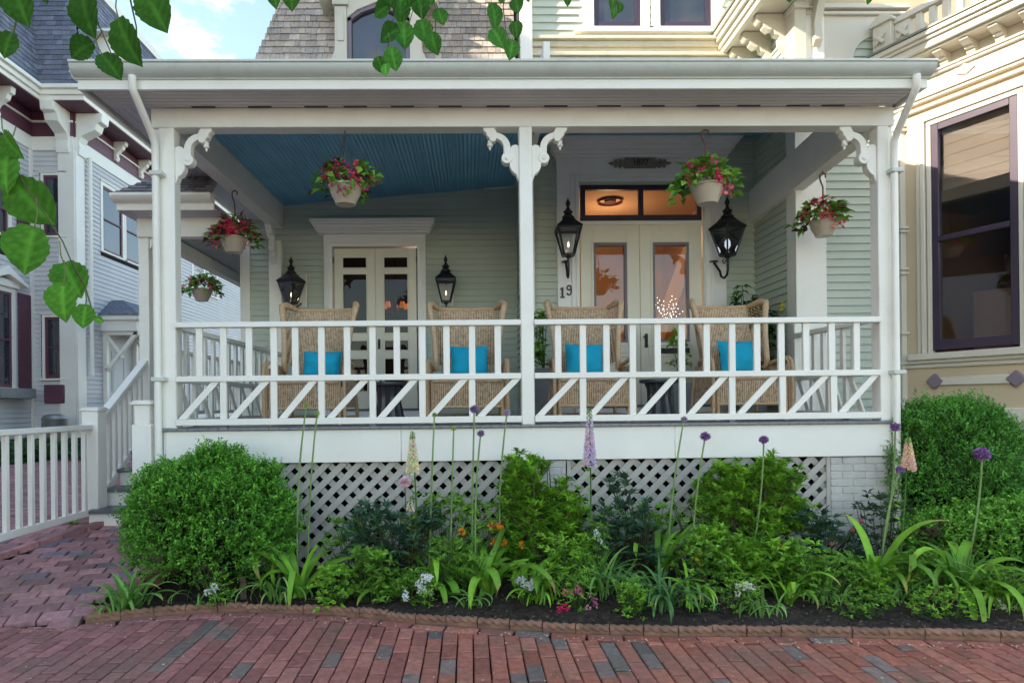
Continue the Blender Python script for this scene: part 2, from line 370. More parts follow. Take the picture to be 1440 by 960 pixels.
mb = MB(); mb.box(-60, 60, -8.2, -5.25, -.06, -.004); tag(mb.build('bounce_pavement', mat('concrete', (.42,.40,.37), .85, .1, 3, .4, 40, dirt=(.3,.28,.25), damt=.4), None), kind='structure')  # unseen strip behind the camera, added to bounce light up under the porch
mb = MB(); mb.box(-60, 60, -8.36, -8.205, -.2, .0); tag(mb.build('kerb', mat('granite kerb', (.38,.37,.36), .8, .15, 20, .4, 60), None), kind='structure')  # unseen edge of the added street strip
mb = MB(); mb.box(-60, 60, -19, -8.365, -.16, -.13); tag(mb.build('bounce_road', mat('asphalt', (.09,.09,.09), .9, .2, 30, .5, 80), None), kind='structure')  # unseen too, added with the strip above for its bounced light
bricks('sidewalk', -5.5, 6.5, -5.2, -.95, .226, .102, 'y', lambda x, y: 0, lambda x, y: True, pal_walk, seed=3, clip=lambda x: edge_y(x)-.126 if x > XS else -1.16)
# header course that follows the edging
def header():
    mb = MB(); rg = random.Random(9); x = XS-.02
    while x < 6:
        y = edge_y(x+.12)-.07; s = math.atan2(edge_y(x+.24)-edge_y(x), .24); L_ = .235
        p = Vector((x+.12, y, 0)); u = Vector((math.cos(s), math.sin(s), 0)); v = Vector((-u.y, u.x, 0)); vs = []
        for (k, zz) in ((0,-.04),(0,-.004),(.005,.001)):
            for sx, sy in ((-1,-1),(1,-1),(1,1),(-1,1)): vs.append(p+u*sx*(L_/2-.005-k)+v*sy*(.05-k)+Vector((0,0,zz)))
        mb.add(vs, [(0,1,5,4),(1,2,6,5),(2,3,7,6),(3,0,4,7),(4,5,9,8),(5,6,10,9),(6,7,11,10),(7,4,8,11),(8,9,10,11)], pal_walk(rg, x, y)); x += .238
    tag(mb.build('sidewalk_border', 'brick', None, smooth=0), kind='structure')
header()
def bed_left(y): return XS+.02+.42*clamp((y+1.1)/1.3)
bricks('path', -5.6, -1.9, -1.2, 1.0, .215, .105, 'x', hpath, lambda x, y: kerb_x(y)+.05 < x < max(bed_left(y)-.09, XS-.05) and -1.15 < y < .62, pal_path, gy=.009, ang=rad(9), jit=.005, seed=4)
bricks('driveway', -10.2, -3.6, -2.4, 12, .22, .108, 'x', hplat, lambda x, y: -9.2 < x < kerb_x(y)-.06 and y > -1.15, pal_path, gy=.009, ang=rad(2), seed=6)
mb = MB(); rg = random.Random(2); y = -1.1
while y < .7:
    c = pal_path(rg, 0, 0); p = Vector((kerb_x(y), y, hplat(0, y)-.015)); y2 = y+(.175 if y < .6 else .2); q = Vector((kerb_x(y2), y2-.004, hplat(0, y2)-.015)); mb.beam(p, q, .085, .06, col=c); y = y2
tag(mb.build('driveway_kerb', 'brick', None, bevel=.006), kind='structure')
# soil of the bed
def soil():
    mb = MB(); nx, ny = 190, 44; vs = []
    for j in range(ny+1):
        for i in range(nx+1):
            x = XS+.03+(9-XS)*i/nx*1.0; y0 = edge_y(x)+.03; y = y0+(1.9-y0)*(j/ny)**1.3
            if x < -2.1: y = min(y, y0+(x-XS)/.42*1.3+.02) if x < XS+.42 else y
            z = zb(x, y)+.022*noise.noise((x*7, y*7, 0))+.014*noise.noise((x*22, y*22, 3))-(.04 if j == 0 else 0)
            vs.append((x, y, z))
    mb.add(vs, [(j*(nx+1)+i, j*(nx+1)+i+1, (j+1)*(nx+1)+i+1, (j+1)*(nx+1)+i) for j in range(ny) for i in range(nx)])
    tag(mb.build('garden_soil', 'soil', None), kind='structure')
soil()
# rope-twist terracotta edging tiles: one thing made of tiles
ed = empty('garden_edging', EDGE[0], 'rope twist terracotta edging along the front of the flower bed', 'edging')
def edging():
    s = 0; pts = []
    x = XS
    while x < 6.0:
        L_ = .225; y = edge_y(x); y2 = edge_y(x+L_); a = math.atan2(y2-y, L_); mb = MB(Matrix.Translation((x, y+.015+R.uniform(-.006,.006), R.uniform(-.008,.005))) @ Matrix.Rotation(a+R.uniform(-.03,.03), 4, 'Z') @ Matrix.Rotation(R.uniform(-.02,.02), 4, 'Y'))
        mb.box(.002, L_-.003, -.015, .015, -.03, .03)
        n = 34; m = 16; vs = []
        for i in range(n+1):
            u = .003+(L_-.007)*i/n
            for j in range(m):
                t = 2*math.pi*j/m; rr = .022*(1+.22*math.cos(2*(t-u*50)))
                vs.append((u, rr*math.cos(t), .038+rr*math.sin(t)))
        fs = [(i*m+j, i*m+(j+1)%m, (i+1)*m+(j+1)%m, (i+1)*m+j) for i in range(n) for j in range(m)]+[tuple(range(m-1,-1,-1)), tuple(n*m+j for j in range(m))]
        mb.add(vs, fs); mb.build('edging_tile', 'terracotta', ed, smooth=60); x += L_*math.cos(a)
    # return along the path
    y = edge_y(XS)+.05; x = XS+.02
    for k in range(5):
        mb = MB(Matrix.Translation((bed_left(y), y, hpath(XS, y)-.01)) @ Matrix.Rotation(rad(72), 4, 'Z')); mb.box(.002, .215, -.02, .02, -.04, .03)
        mb.tube([(0,0,.03),(.215,0,.03)], .026, 10); mb.build('edging_tile', 'terracotta', ed); y += .21
edging()
# bark mulch on the soil
mb = MB()
for k in range(5200):
    x = R.uniform(XS+.1, 6); y0_ = edge_y(x)+.05; y = y0_+R.random()**1.5*1.0; s = R.uniform(.006, .02); a = R.random()*6.28; z = zb(x, y)+R.uniform(.0, .022)
    if x < XS+.5 and y > y0_+(x-XS)/.42*1.2: continue
    mb.add([(x+s*math.cos(a+t)*(1 if q % 2 else .45), y+s*math.sin(a+t)*(1 if q % 2 else .45), z+R.uniform(-.006,.008)) for q, t in enumerate((0,1.57,3.14,4.71))], [(0,1,2,3)], R.choice([(.05,.032,.022),(.03,.02,.015),(.08,.055,.04),(.11,.08,.06)]))
tag(mb.build('bark_mulch', 'brick', None, smooth=0), kind='stuff')
# fallen blossom along the edging
mb = MB()
for k in range(520):
    x = R.uniform(-3.2, 4.2); y = edge_y(x)-abs(R.gauss(0, .05))-.09 if R.random() < .62 else R.uniform(-2.6, -1.1)
    if y > edge_y(x)-.05: continue
    s = R.uniform(.004, .010); a = R.random()*6.28; z = .008
    mb.add([(x+s*math.cos(a+t)*(1 if q % 2 else .6), y+s*math.sin(a+t), z+R.uniform(0,.006)) for q, t in enumerate((0,1.5,3,4.6))], [(0,1,2,3)])
tag(mb.build('fallen_blossom', 'petal', None, smooth=0), kind='stuff')

# ================================================================== HOUSE (green clapboard house behind the porch)
H = empty('house', (0, 3.5, .1), 'sage green clapboard house with grey shingled mansard and tan bay behind the porch', 'house')
D = 1.36
XC = .72          # corner between the two wall planes
F35 = frame((0, 3.5, 0), 0); F25 = frame((0, 2.5, 0), 0); F15 = frame((0, 1.5, 0), 0)
# left wall with door opening
dL0, dL1, dLz0, dLz1 = -1.93, -.75, 1.50, 3.81
mb = MB(F35); clap(mb, -3.13, XC, D-.02, 6.2, .089, [(dL0-.12, dL1+.12, 0, dLz1+.15)]); mb.build('wall', 'green', H, smooth=0)
mb = MB(F35); mb.box(-3.27, -3.131, -.04, .1, D-.3, 6.2); mb.build('corner_board', 'white', H, bevel=.004)
mb = MB(frame((-3.25, 3.55, 0), -90)); clap(mb, -12, -.0, D-.3, 6.2, .089); mb.build('wall', 'green', H, smooth=0)
mb = MB(frame((XC, 2.5, 0), -90)); clap(mb, -1.0, .0, D, 6.0, .089); mb.build('wall', 'green', H, smooth=0)
mb = MB(); mb.box(XC-.02, XC+.13, 2.37, 2.50, D, 8.5); mb.build('corner_board', 'white', H, bevel=.004)
# right wall around the front door
dR0, dR1, dRz0, dRz1 = 1.46, 3.03, 1.52, 3.85; tz0, tz1 = 3.90, 4.36
mb = MB(F25); clap(mb, XC+.09, 3.74, D-.02, 5.9, .089, [(dR0-.1, dR1+.1, 0, tz1+.05)]); mb.build('wall', 'green', H, smooth=0)
# wall that returns towards the viewer on the right, then the front face beyond the porch
mb = MB(frame((3.74, 1.5, 0), -90)); clap(mb, -1.0, -.14, .5, 7.2, .089); mb.box(-1.0, -.02, .021, .08, .5, 7.2); mb.build('wall', 'green', H, smooth=0)
mb = MB(); mb.box(3.728, 4.08, 1.44, 1.66, .5, 7.0); mb.build('corner_board', 'white', H, bevel=.005)
mb = MB(F15); clap(mb, 4.08, 4.95, .5, 6.1, .089); mb.build('wall', 'green', H, smooth=0)
mb = MB(); mb.box(3.7, 4.9, 1.52, 1.7, .0, .5); mb.build('foundation', 'stone', H)
# second floor over the front door: clapboards, pair of windows, belt cornice
mb = MB(F25); clap(mb, XC+.13, 3.74, 6.27, 8.2, .10, [(1.64,2.29,6.34,8.3),(2.5,3.2,6.34,8.3)]); mb.build('wall', 'green', H, smooth=0)
mb = MB(F25)
mb.box(XC+.13, 3.6, -.02, .02, 5.90, 6.27); mb.box(XC+.07, 3.6, -.10, -.021, 6.215, 6.26); mb.box(XC+.07, 3.6, -.055, -.021, 6.14, 6.214)
mb.box(XC+.07, 3.6, -.10, -.021, 6.00, 6.05); mb.box(XC+.07, 3.6, -.07, -.0211, 5.95, 5.999); mb.box(XC+.07, 3.6, -.045, -.0211, 5.90, 5.949)
mb.build('belt_cornice', 'belt', H, bevel=.006)
for (a, b) in ((1.66, 2.27), (2.52, 3.19)):
    window(H, F25, a, b, 6.39, 8.0, casing=.115, sashm='purple', casem='white', sw=.07, mid=False)
mb = MB(F25); mb.box(1.40, 3.40, -.09, .0, 6.315, 6.36)
for x, s in ((1.545, -1), (3.305, 1)):
    mb.prism([(x, 6.37), (x+s*.05, 6.38), (x+s*.02, 6.48), (x+s*.075, 6.55), (x+s*.06, 6.62), (x+s*.02, 6.66), (x+s*.06, 6.75), (x+s*.03, 7.1), (x, 7.1)], -.03, .0)
mb.build('window_apron', 'white', H, bevel=.003)
# main roof body and upper storey masses
mb = MB(); mb.box(-2.9, XC, 4.9, 12, 6.3, 9.2); mb.box(XC+.05, 3.7, 2.56, 12, 6.2, 8.4); mb.box(XC+.02, 3.72, 2.6, 3.5, 5.3, 6.2); mb.build('roof_core', 'dark', H)
mb = MB(); SL = .286
shingles(mb, -3.155, -1.86, 6.25, 9.0, .112, .12, SL, CEDAR, wtop=(-2.4, -1.86)); mb.M = None
m2 = MB(F35); m2.v = mb.v; m2.v = [tuple(F35 @ Vector(p)) for p in mb.v]; m2.f = mb.f; m2.c = mb.c; m2.n = mb.n; m2.hascol = True
m3 = MB(F35); shingles(m3, -.66, XC, 6.25, 9.0, .112, .12, SL, CEDAR); m3.build('mansard_shingles', 'shingle', H, smooth=0)
m2.build('mansard_shingles', 'shingle', H, smooth=0)
m4 = MB(frame((-3.13, 3.52, 0), -90)); shingles(m4, -9, 0, 6.25, 9.0, .112, .12, SL, CEDAR, wtop=(-9, -.7)); m4.build('mansard_shingles', 'shingle', H, smooth=0)
mb = MB(); mb.box(-3.3, XC, 3.28, 3.56, 6.05, 6.24); mb.box(-3.36, -3.2, 3.3, 12, 6.05, 6.24); mb.build('eave', 'white', H, bevel=.005)
# dormer with a pointed window
mb = MB(F35)
mb.box(-1.87, -1.70, -.1, .75, 6.25, 7.25); mb.box(-.80, -.63, -.1, .75, 6.25, 7.25)
mb.box(-1.90, -1.67, -.13, .3, 7.26, 7.33); mb.box(-.83, -.60, -.13, .3, 7.26, 7.33)
mb.box(-1.835, -1.735, -.115, -.101, 6.75, 7.15)
mb.prism([(-1.70,7.10),(-1.70,7.9),(-.80,7.9),(-.80,7.10),(-.95,7.22),(-1.25,7.34),(-1.55,7.22)], -.07, .7)
mb.prism([(-2.1,7.34),(-1.25,8.3),(-.4,7.34),(-.4,7.5),(-1.25,8.45),(-2.1,7.5)], -.35, .8)
for s, x in ((-1, -1.87), (1, -.63)): mb.prism([(x, 6.25), (x+s*.09, 6.27), (x+s*.1, 6.34), (x+s*.03, 6.42), (x+s*.06, 6.5), (x+s*.01, 6.62), (x, 6.7)], -.09, -.04)
dorm = mb.build('dormer', 'creamtrim', H, bevel=.004)
mb = MB(F35); w = .06
mb.box(-1.70, -1.70+w, -.05, .03, 6.27, 7.12); mb.box(-.80-w, -.80, -.05, .03, 6.27, 7.12); mb.box(-1.64, -.86, -.05, .03, 6.27, 6.34)
for a, b in (((-1.70,7.08),(-1.52,7.21)),((-1.52,7.21),(-1.25,7.31)),((-1.25,7.31),(-.98,7.21)),((-.98,7.21),(-.80,7.08))):
    mb.beam((a[0],-.01,a[1]), (b[0],-.01,b[1]), .08, .06)
mb.build('dormer_sash', 'lilacgrey', dorm, bevel=.002)
mb = MB(F35); mb.prism([(-1.66,6.3),(-.84,6.3),(-.84,7.12),(-1.25,7.28),(-1.66,7.12)], .01, .02); mb.build('dormer_pane', 'paneglass', dorm, smooth=0)
# ---- doors
def panel(mb, x0, x1, z0, z1, y=0, t=.012, w=.022):
    mb.box(x0, x0+w, y-t, y, z0, z1); mb.box(x1-w, x1, y-t, y, z0, z1); mb.box(x0+w, x1-w, y-t, y, z0, z0+w); mb.box(x0+w, x1-w, y-t, y, z1-w, z1)
    mb.box(x0+w+.025, x1-w-.025, y-t*.6, y, z0+w+.025, z1-w-.025)
# left screen doors: two leaves
door = MB(F35)
door.box(dL0-.14, dL0-.02, -.06, .08, D, dLz1+.02); door.box(dL1+.02, dL1+.14, -.06, .08, D, dLz1+.02); door.box(dL0-.02, dL1+.02, -.059, .08, dLz1+.02, dLz1+.03)
door.box(dL0-.14, dL1+.14, -.061, .08, dLz1+.021, 4.0)
for k, (o, z0, z1) in enumerate(((.10, 4.0, 4.03), (.13, 4.03, 4.06), (.17, 4.06, 4.10), (.21, 4.10, 4.13), (.25, 4.13, 4.165))): door.box(dL0-.14-o*.5-.02, dL1+.14+o*.5+.02, -.06-o, .02, z0, z1-.0005)
door.box(dL0-.10, dL0-.07, -.075, -.0611, D, dLz1+.06); door.box(dL1+.07, dL1+.10, -.075, -.0611, D, dLz1+.06); door.box(dL0-.10, dL1+.10, -.075, -.0611, dLz1+.061, dLz1+.09)
door.box(dL0-.14, dL1+.14, -.10, .05, D, dLz0-.03)
dl = door.build('door_surround', 'white_trim', H, bevel=.004)
mb = MB(F35); mb.box(dL0-.05, dL1+.05, -.12, .05, dLz0-.0295, dLz0-.002); mb.build('door_sill', 'deckgrey', dl, bevel=.003)
xm = (dL0+dL1)/2
for s, (a, b) in enumerate(((dL0, xm-.002), (xm+.002, dL1))):
    mb = MB(F35); t0, t1 = -.01, .03; st = .115; xa, xb = a+st, b-st
    mb.box(a, xa, t0, t1, dLz0, dLz1); mb.box(xb, b, t0, t1, dLz0, dLz1)
    zs = [(dLz0, dLz0+.24), (2.23, 2.33), (2.49, 2.58), (3.45, 3.52), (dLz1-.12, dLz1)]
    for z0, z1 in zs: mb.box(xa, xb, t0, t1, z0, z1)
    for (p, q) in zip(zs, zs[1:]):
        for xx in (xa, xb-.014): mb.box(xx, xx+.014, t0-.008, t0-.0005, p[1], q[0])
        mb.box(xa+.014, xb-.014, t0-.008, t0-.0005, p[1], p[1]+.014); mb.box(xa+.014, xb-.014, t0-.008, t0-.0005, q[0]-.014, q[0])
    d = mb.build('door', 'cream', H, bevel=.002)
    g = MB(F35); g.box(xa-.003, xb+.003, .012, .016, dLz0+.2, dLz1-.1); g.build('screen', 'screen', d, smooth=0)
    k = MB(F35); k.box((xb if s == 0 else a)+.03, (xb if s == 0 else a)+.06, t0-.02, t0, 2.36, 2.50)
    if s == 1: k.tube([(a+.045, t0-.02, 2.47), (a+.045, t0-.06, 2.455), (a+.045, t0-.05, 2.40)], .008); k.build('door_handle', 'black', d)
    hg = MB(F35)
    for z in (1.75, 2.6, 3.6): hg.box(a-.012 if s == 0 else b, a if s == 0 else b+.012, t0-.012, t0, z, z+.09)
    hg.build('hinge', 'digit', d)
# room behind left doors
mb = MB(); x0, x1, y0, y1, z0, z1 = -3.1, .6, 3.58, 6.6, 1.45, 4.4
mb.add([(x0,y0,z0),(x1,y0,z0),(x1,y1,z0),(x0,y1,z0),(x0,y0,z1),(x1,y0,z1),(x1,y1,z1),(x0,y1,z1)], [(0,1,2,3),(4,7,6,5),(1,2,6,5),(2,3,7,6),(3,0,4,7)])
mb.add([(x0,y0,z0),(dL0-.02,y0,z0),(dL0-.02,y0,z1),(x0,y0,z1),(dL1+.02,y0,z0),(x1,y0,z0),(x1,y0,z1),(dL1+.02,y0,z1),(dL0-.02,y0,dLz1+.02),(dL1+.02,y0,dLz1+.02),(dL1+.02,y0,z1),(dL0-.02,y0,z1)], [(0,1,2,3),(4,5,6,7),(8,9,10,11)])
mb.build('dim_room', 'darkroom', H, smooth=0)
# front doors
ds = MB(F25)
x0, x1 = 1.15, 3.34
ds.box(x0, dR0-.02, -.05, .06, D, 4.70); ds.box(dR1+.02, x1, -.05, .06, D, 4.70); ds.box(dR0-.02, dR1+.02, -.0495, .06, tz1+.04, 4.70); ds.box(dR0-.02, dR1+.02, -.03, .06, dRz1, tz0)
for o, a, b in ((.03, 4.70, 4.74), (.07, 4.74, 4.78), (.11, 4.78, 4.83), (.16, 4.83, 4.88), (.21, 4.88, 4.91), (.25, 4.91, 4.955)): ds.box(x0-o*.7, x1+o*.7, -.05-o, .03, a, b-.0005)
for xa, xb in ((dR0-.13, dR0-.10), (dR0-.07, dR0-.03)): ds.box(xa, xb, -.07, -.0505, D, tz1+.09)
for xa, xb in ((dR1+.10, dR1+.13), (dR1+.03, dR1+.07)): ds.box(xa, xb, -.07, -.0505, D, tz1+.09)
ds.box(dR0-.13, dR1+.13, -.07, -.0505, tz1+.0905, tz1+.12); ds.box(dR0-.03, dR1+.03, -.07, -.0505, tz1+.04, tz1+.075)
ds.box(dR0-.1, dR1+.1, -.12, .05, D, dRz0-.03)
DS = ds.build('door_surround', 'white_trim', H, bevel=.004)
mb = MB(F25); mb.box(dR0-.06, dR1+.06, -.14, .05, dRz0-.0295, dRz0-.002); mb.build('door_sill', 'deckgrey', DS, bevel=.003)
mb = MB(F25); a, b = dR0+.0, dR1+.0
mb.box(a, b, -.04, .02, tz0, tz0+.07); mb.box(a, b, -.04, .02, tz1-.06, tz1); mb.box(a, a+.06, -.0395, .02, tz0+.07, tz1-.06); mb.box(b-.06, b, -.0395, .02, tz0+.07, tz1-.06); mb.box((a+b)/2-.03, (a+b)/2+.03, -.039, .02, tz0+.07, tz1-.06)
tr = mb.build('transom', 'purple', H, bevel=.003)
mb = MB(F25); mb.box(a+.05, b-.05, .0, .006, tz0+.06, tz1-.05); mb.build('transom_pane', 'glass', tr, smooth=0)
xm = (dR0+dR1)/2-.02
for s, (a, b) in enumerate(((dR0, xm-.003), (xm+.003, dR1))):
    mb = MB(F25); st = .165; xa, xb = a+st, b-st; gz0, gz1 = 2.33, 3.62; t0, t1 = -.012, .035
    mb.box(a, xa, t0, t1, dRz0, dRz1); mb.box(xb, b, t0, t1, dRz0, dRz1); mb.box(xa, xb, t0, t1, gz1, dRz1); mb.box(xa, xb, t0+.001, t1, dRz0, gz0)
    for z0, z1, c in ((2.14, 2.30, 0), (1.72, 2.06, 0)): panel(mb, a+.10, b-.10, z0, z1, t0)
    panel(mb, a+.14, b-.14, 1.58, 1.68, t0)
    mb.box(xa-.03, xa, t0-.012, t0, gz0-.03, gz1+.03); mb.box(xb, xb+.03, t0-.012, t0, gz0-.03, gz1+.03); mb.box(xa, xb, t0-.012, t0, gz1, gz1+.03)
    if s == 1: mb.tube([(b+.01, -.04, 3.3), (b+.01, -.04, 3.42)], .01)
    d = mb.build('door', 'cream', H, bevel=.003)
    f = MB(F25); f.box(xa, xa+.03, t0-.004, t1+.05, gz0, gz1); f.box(xb-.03, xb, t0-.004, t1+.05, gz0, gz1); f.box(xa+.03, xb-.03, t0-.004, t1+.05, gz1-.035, gz1); f.box(xa+.03, xb-.03, t0-.004, t1+.05, gz0, gz0+.03)
    f.build('glazing_frame', 'lilacgrey', d, bevel=.002)
    g = MB(F25); g.box(xa+.02, xb-.02, .01, .015, gz0+.02, gz1-.02); g.build('pane', 'glass', d, smooth=0)
    if s == 1:
        k = MB(F25); k.box(a+.05, a+.09, t0-.012, t0, 2.26, 2.44); k.tube([(a+.07, t0-.01, 2.40), (a+.07, t0-.06, 2.40), (a+.02, t0-.06, 2.395)], .010); k.build('door_handle', 'black', d)
        k = MB(F25); k.box(a+.17, b-.17, t0-.018, t0-.0125, 2.18, 2.25); k.build('mail_slot', 'black', d, bevel=.002)
# warm lit hall behind the front doors
mb = MB(); x0, x1, y0, y1, z0, z1 = .76, 3.66, 2.58, 6.2, 1.48, 4.62
mb.add([(x0,y0,z0),(x1,y0,z0),(x1,y1,z0),(x0,y1,z0),(x0,y0,z1),(x1,y0,z1),(x1,y1,z1),(x0,y1,z1)], [(0,1,2,3),(4,7,6,5),(1,2,6,5),(2,3,7,6),(3,0,4,7)])
a, b = dR0, dR1
mb.add([(x0,y0,z0),(a,y0,z0),(a,y0,z1),(x0,y0,z1),(b,y0,z0),(x1,y0,z0),(x1,y0,z1),(b,y0,z1),(a,y0,tz1),(b,y0,tz1),(b,y0,z1),(a,y0,z1)], [(0,1,2,3),(4,5,6,7),(8,9,10,11)])
# staircase wall and a framed picture inside
mb.beam((2.9,5.2,1.7), (3.6,4.0,4.3), .08, .30); mb.box(1.7, 2.2, 6.12, 6.19, 2.5, 3.1)
mb.build('lit_hall', 'orangeroom', H, smooth=0)
# house numerals and plaque
def text(s, name, m, loc, size, parent, ext=.006, rot=(math.pi/2, 0, 0)):
    c = bpy.data.curves.new(name, 'FONT'); c.body = s; c.size = size; c.extrude = ext; c.align_x = 'CENTER'; c.align_y = 'CENTER'; c.offset = .006 if name == 'house_number' else .002
    o = bpy.data.objects.new('_t', c); COL.objects.link(o); bpy.context.view_layer.update()
    me = bpy.data.meshes.new_from_object(o.evaluated_get(bpy.context.evaluated_depsgraph_get())); bpy.data.objects.remove(o)
    me.materials.clear(); me.materials.append(M[m]); q = bpy.data.objects.new(name, me); COL.objects.link(q); q.location = loc; q.rotation_euler = rot
    if parent: q.parent = parent; q.matrix_parent_inverse = MWI(parent)
    return q
n1 = W(791, 411, 2.43); n2 = W(800.5, 408, 2.43)
mb = MB(); x_, z_ = n1.x, n1.z; mb.box(x_-.010, x_+.012, 2.425, 2.449, z_-.065, z_+.065); mb.box(x_-.026, x_-.011, 2.426, 2.449, z_+.036, z_+.052); mb.box(x_-.028, x_+.030, 2.4255, 2.448, z_-.070, z_-.054); mb.build('house_number', 'digit', H)
mb = MB(); x_, z_ = n2.x, n2.z
for r_, a0, a1, cz_ in ((.026, 0, 360, z_+.034),): mb.tube([(x_+r_*math.cos(rad(a)), 2.437, cz_+r_*1.1*math.sin(rad(a))) for a in range(a0, a1+1, 20)], .0095, 6)
mb.tube([(x_+.027,2.437,z_+.036),(x_+.027,2.437,z_-.02),(x_+.018,2.437,z_-.048),(x_,2.437,z_-.06),(x_-.018,2.437,z_-.052),(x_-.026,2.437,z_-.034)], .0095, 6); mb.build('house_number', 'digit', H)
pc = W(900, 230, 2.44)
mb = MB(); px_, pz_ = pc.x, pc.z
mb.box(px_-.20, px_+.20, 2.415, 2.449, pz_-.062, pz_+.062)
mb.box(px_-.20, px_+.20, 2.408, 2.4145, pz_-.062, pz_-.048); mb.box(px_-.20, px_+.20, 2.408, 2.4145, pz_+.048, pz_+.062)
for s in (-1, 1):
    o_ = [(0,.05),(.03,.03),(.05,.055),(.075,.05),(.085,.025),(.105,.05),(.13,.045),(.14,.02),(.18,.01),(.21,0),(.18,-.012),(.14,-.02),(.13,-.05),(.105,-.055),(.085,-.028),(.075,-.055),(.05,-.06),(.03,-.035),(0,-.05)]
    mb.prism([(px_+s*(.2+p), pz_+q) for p, q in o_], 2.42, 2.449)
    for u in (.05, .105): mb.lathe([(.0,0),(.018,.006),(.0,.012)], (px_+s*(.2+u), 2.416, pz_-.006), 8)
pl = mb.build('plaque', 'bronze', H, bevel=.003)
text('1877', 'plaque_number', 'digit', (px_, 2.411, pz_), .105, pl, .004)
# ---- bay of the house on the right
BP = Vector((5.04, 1.082, 0)); BDIR = (Vector((5.384, .38, 0))-BP); BL = BDIR.length; BA = math.degrees(math.atan2(BDIR.y, BDIR.x))
FB = frame(BP, BA)      # local x: 0 = left edge of window, BL = right edge
BX0 = -.47; BX1 = BL+.30
wz0, wz1 = 2.11, 4.51
mb = MB(FB); mb.box(BX0, -.10, -.0, .12, 2.0, 5.2); mb.box(BL+.10, BX1, 0, .12, 2.0, 5.2); mb.box(-.10, BL+.10, .001, .12, wz1+.1, 5.2)
mb.build('bay_wall', 'tan', H)
# window with casing
w = MB(FB)
for o, t in ((.0, -.03), (.055, -.05), (.11, -.025)):
    w.box(-.045-o, -.0-o-.002, t, .04, wz0-.06, wz1+.002+o); w.box(BL+o+.002, BL+.045+o, t, .04, wz0-.06, wz1+.002+o); w.box(-.045-o, BL+.045+o, t-.001, .04, wz1+.003+o, wz1+.05+o)
w.box(-.22, BL+.22, -.10, .04, wz0-.13, wz0-.061); w.box(BX0+.0, BX1, -.06, .03, wz0-.17, wz0-.131)
wb = w.build('bay_window', 'creamtrim', H, bevel=.005)
s = MB(FB); sw = .07
s.box(0, sw, -.02, .03, wz0-.03, wz1); s.box(BL-sw, BL, -.02, .03, wz0-.03, wz1); s.box(sw, BL-sw, -.02, .03, wz0-.03, wz0+.07); s.box(sw, BL-sw, -.02, .03, wz1-.07, wz1)
zm = 3.27; s.box(sw, BL-sw, -.035, .03, zm-.028, zm+.028); s.build('sash', 'purple', wb, bevel=.004)
g = MB(FB); g.box(sw-.01, BL-sw+.01, .012, .018, wz0+.05, wz1-.05); g.build('pane', 'glass', wb, smooth=0)
g = MB(FB); g.box(sw, BL-sw, .07, .075, 3.80, wz1); [g.box(sw, BL-sw, .066, .0695, 3.80+.12*k, 3.812+.12*k) for k in range(6)]; g.build('blind', 'blind', wb)
r = MB(FB); x0, x1, y0, y1, z0, z1 = -.3, BL+.15, .125, 2.6, 1.2, 4.6
r.add([(x0,y0,z0),(x1,y0,z0),(x1,y1,z0),(x0,y1,z0),(x0,y0,z1),(x1,y0,z1),(x1,y1,z1),(x0,y1,z1)], [(0,1,2,3),(4,7,6,5),(1,2,6,5),(2,3,7,6),(3,0,4,7)])
r.box(.05, .5, .7, 1.3, 1.3, 2.75); r.build('brown_room', 'brownroom', H, smooth=0)
# base panel, water table, lower clapboards and foundation
mb = MB(FB); mb.box(BX0, BX1, .0, .12, 1.30, wz0-.171); mb.build('bay_panel', 'tan', H)
mb = MB(FB); zt = wz0-.172
mb.box(BX0, BX0+.1, -.03, -.001, 1.46, zt); mb.box(BX0+.1, BX1, -.03, -.001, zt-.045, zt); mb.box(BX0+.13, BX0+.15, -.02, -.001, 1.48, zt-.046)
mb.box(BX0, BX1, -.04, -.001, 1.40, 1.459); mb.box(BX0, BX1, -.07, -.001, 1.32, 1.399); mb.box(BX0, BX1, -.05, -.001, 1.24, 1.319)
mb.box(.04, BL-.06, -.03, -.001, 1.70, 1.79); mb.build('bay_trim', 'creamtrim', H, bevel=.006)
mb = MB(FB)
for xc in (.02, BL-.03): mb = MB(FB); mb.prism([(xc-.085,1.745),(xc,1.83),(xc+.085,1.745),(xc,1.66)], -.045, -.001); mb.build('diamond', 'lilacgrey', H, bevel=.006)
mb = MB(FB); clap(mb, BX0, BX1, .92, 1.24, .11, y=.03); mb.build('bay_clapboard', 'belt', H, smooth=0)
mb = MB(FB); mb.box(BX0, BX1, .05, .4, -.1, .92); mb.build('foundation', 'stone', H)
# corner pilaster with bands
mb = MB()
px0, px1 = 4.862, 4.955
mb.box(px0, px1, 1.33, 1.52, .92, 4.78)
for z in (2.95, 3.0, 3.42, 3.46, 2.28, 4.55, 4.6): mb.box(px0-.02, px1+.02, 1.30, 1.53, z, z+.028)
mb.box(px0-.01, px1+.01, 1.315, 1.525, 4.63, 4.75); mb.build('bay_pilaster', 'creamtrim', H, bevel=.004)
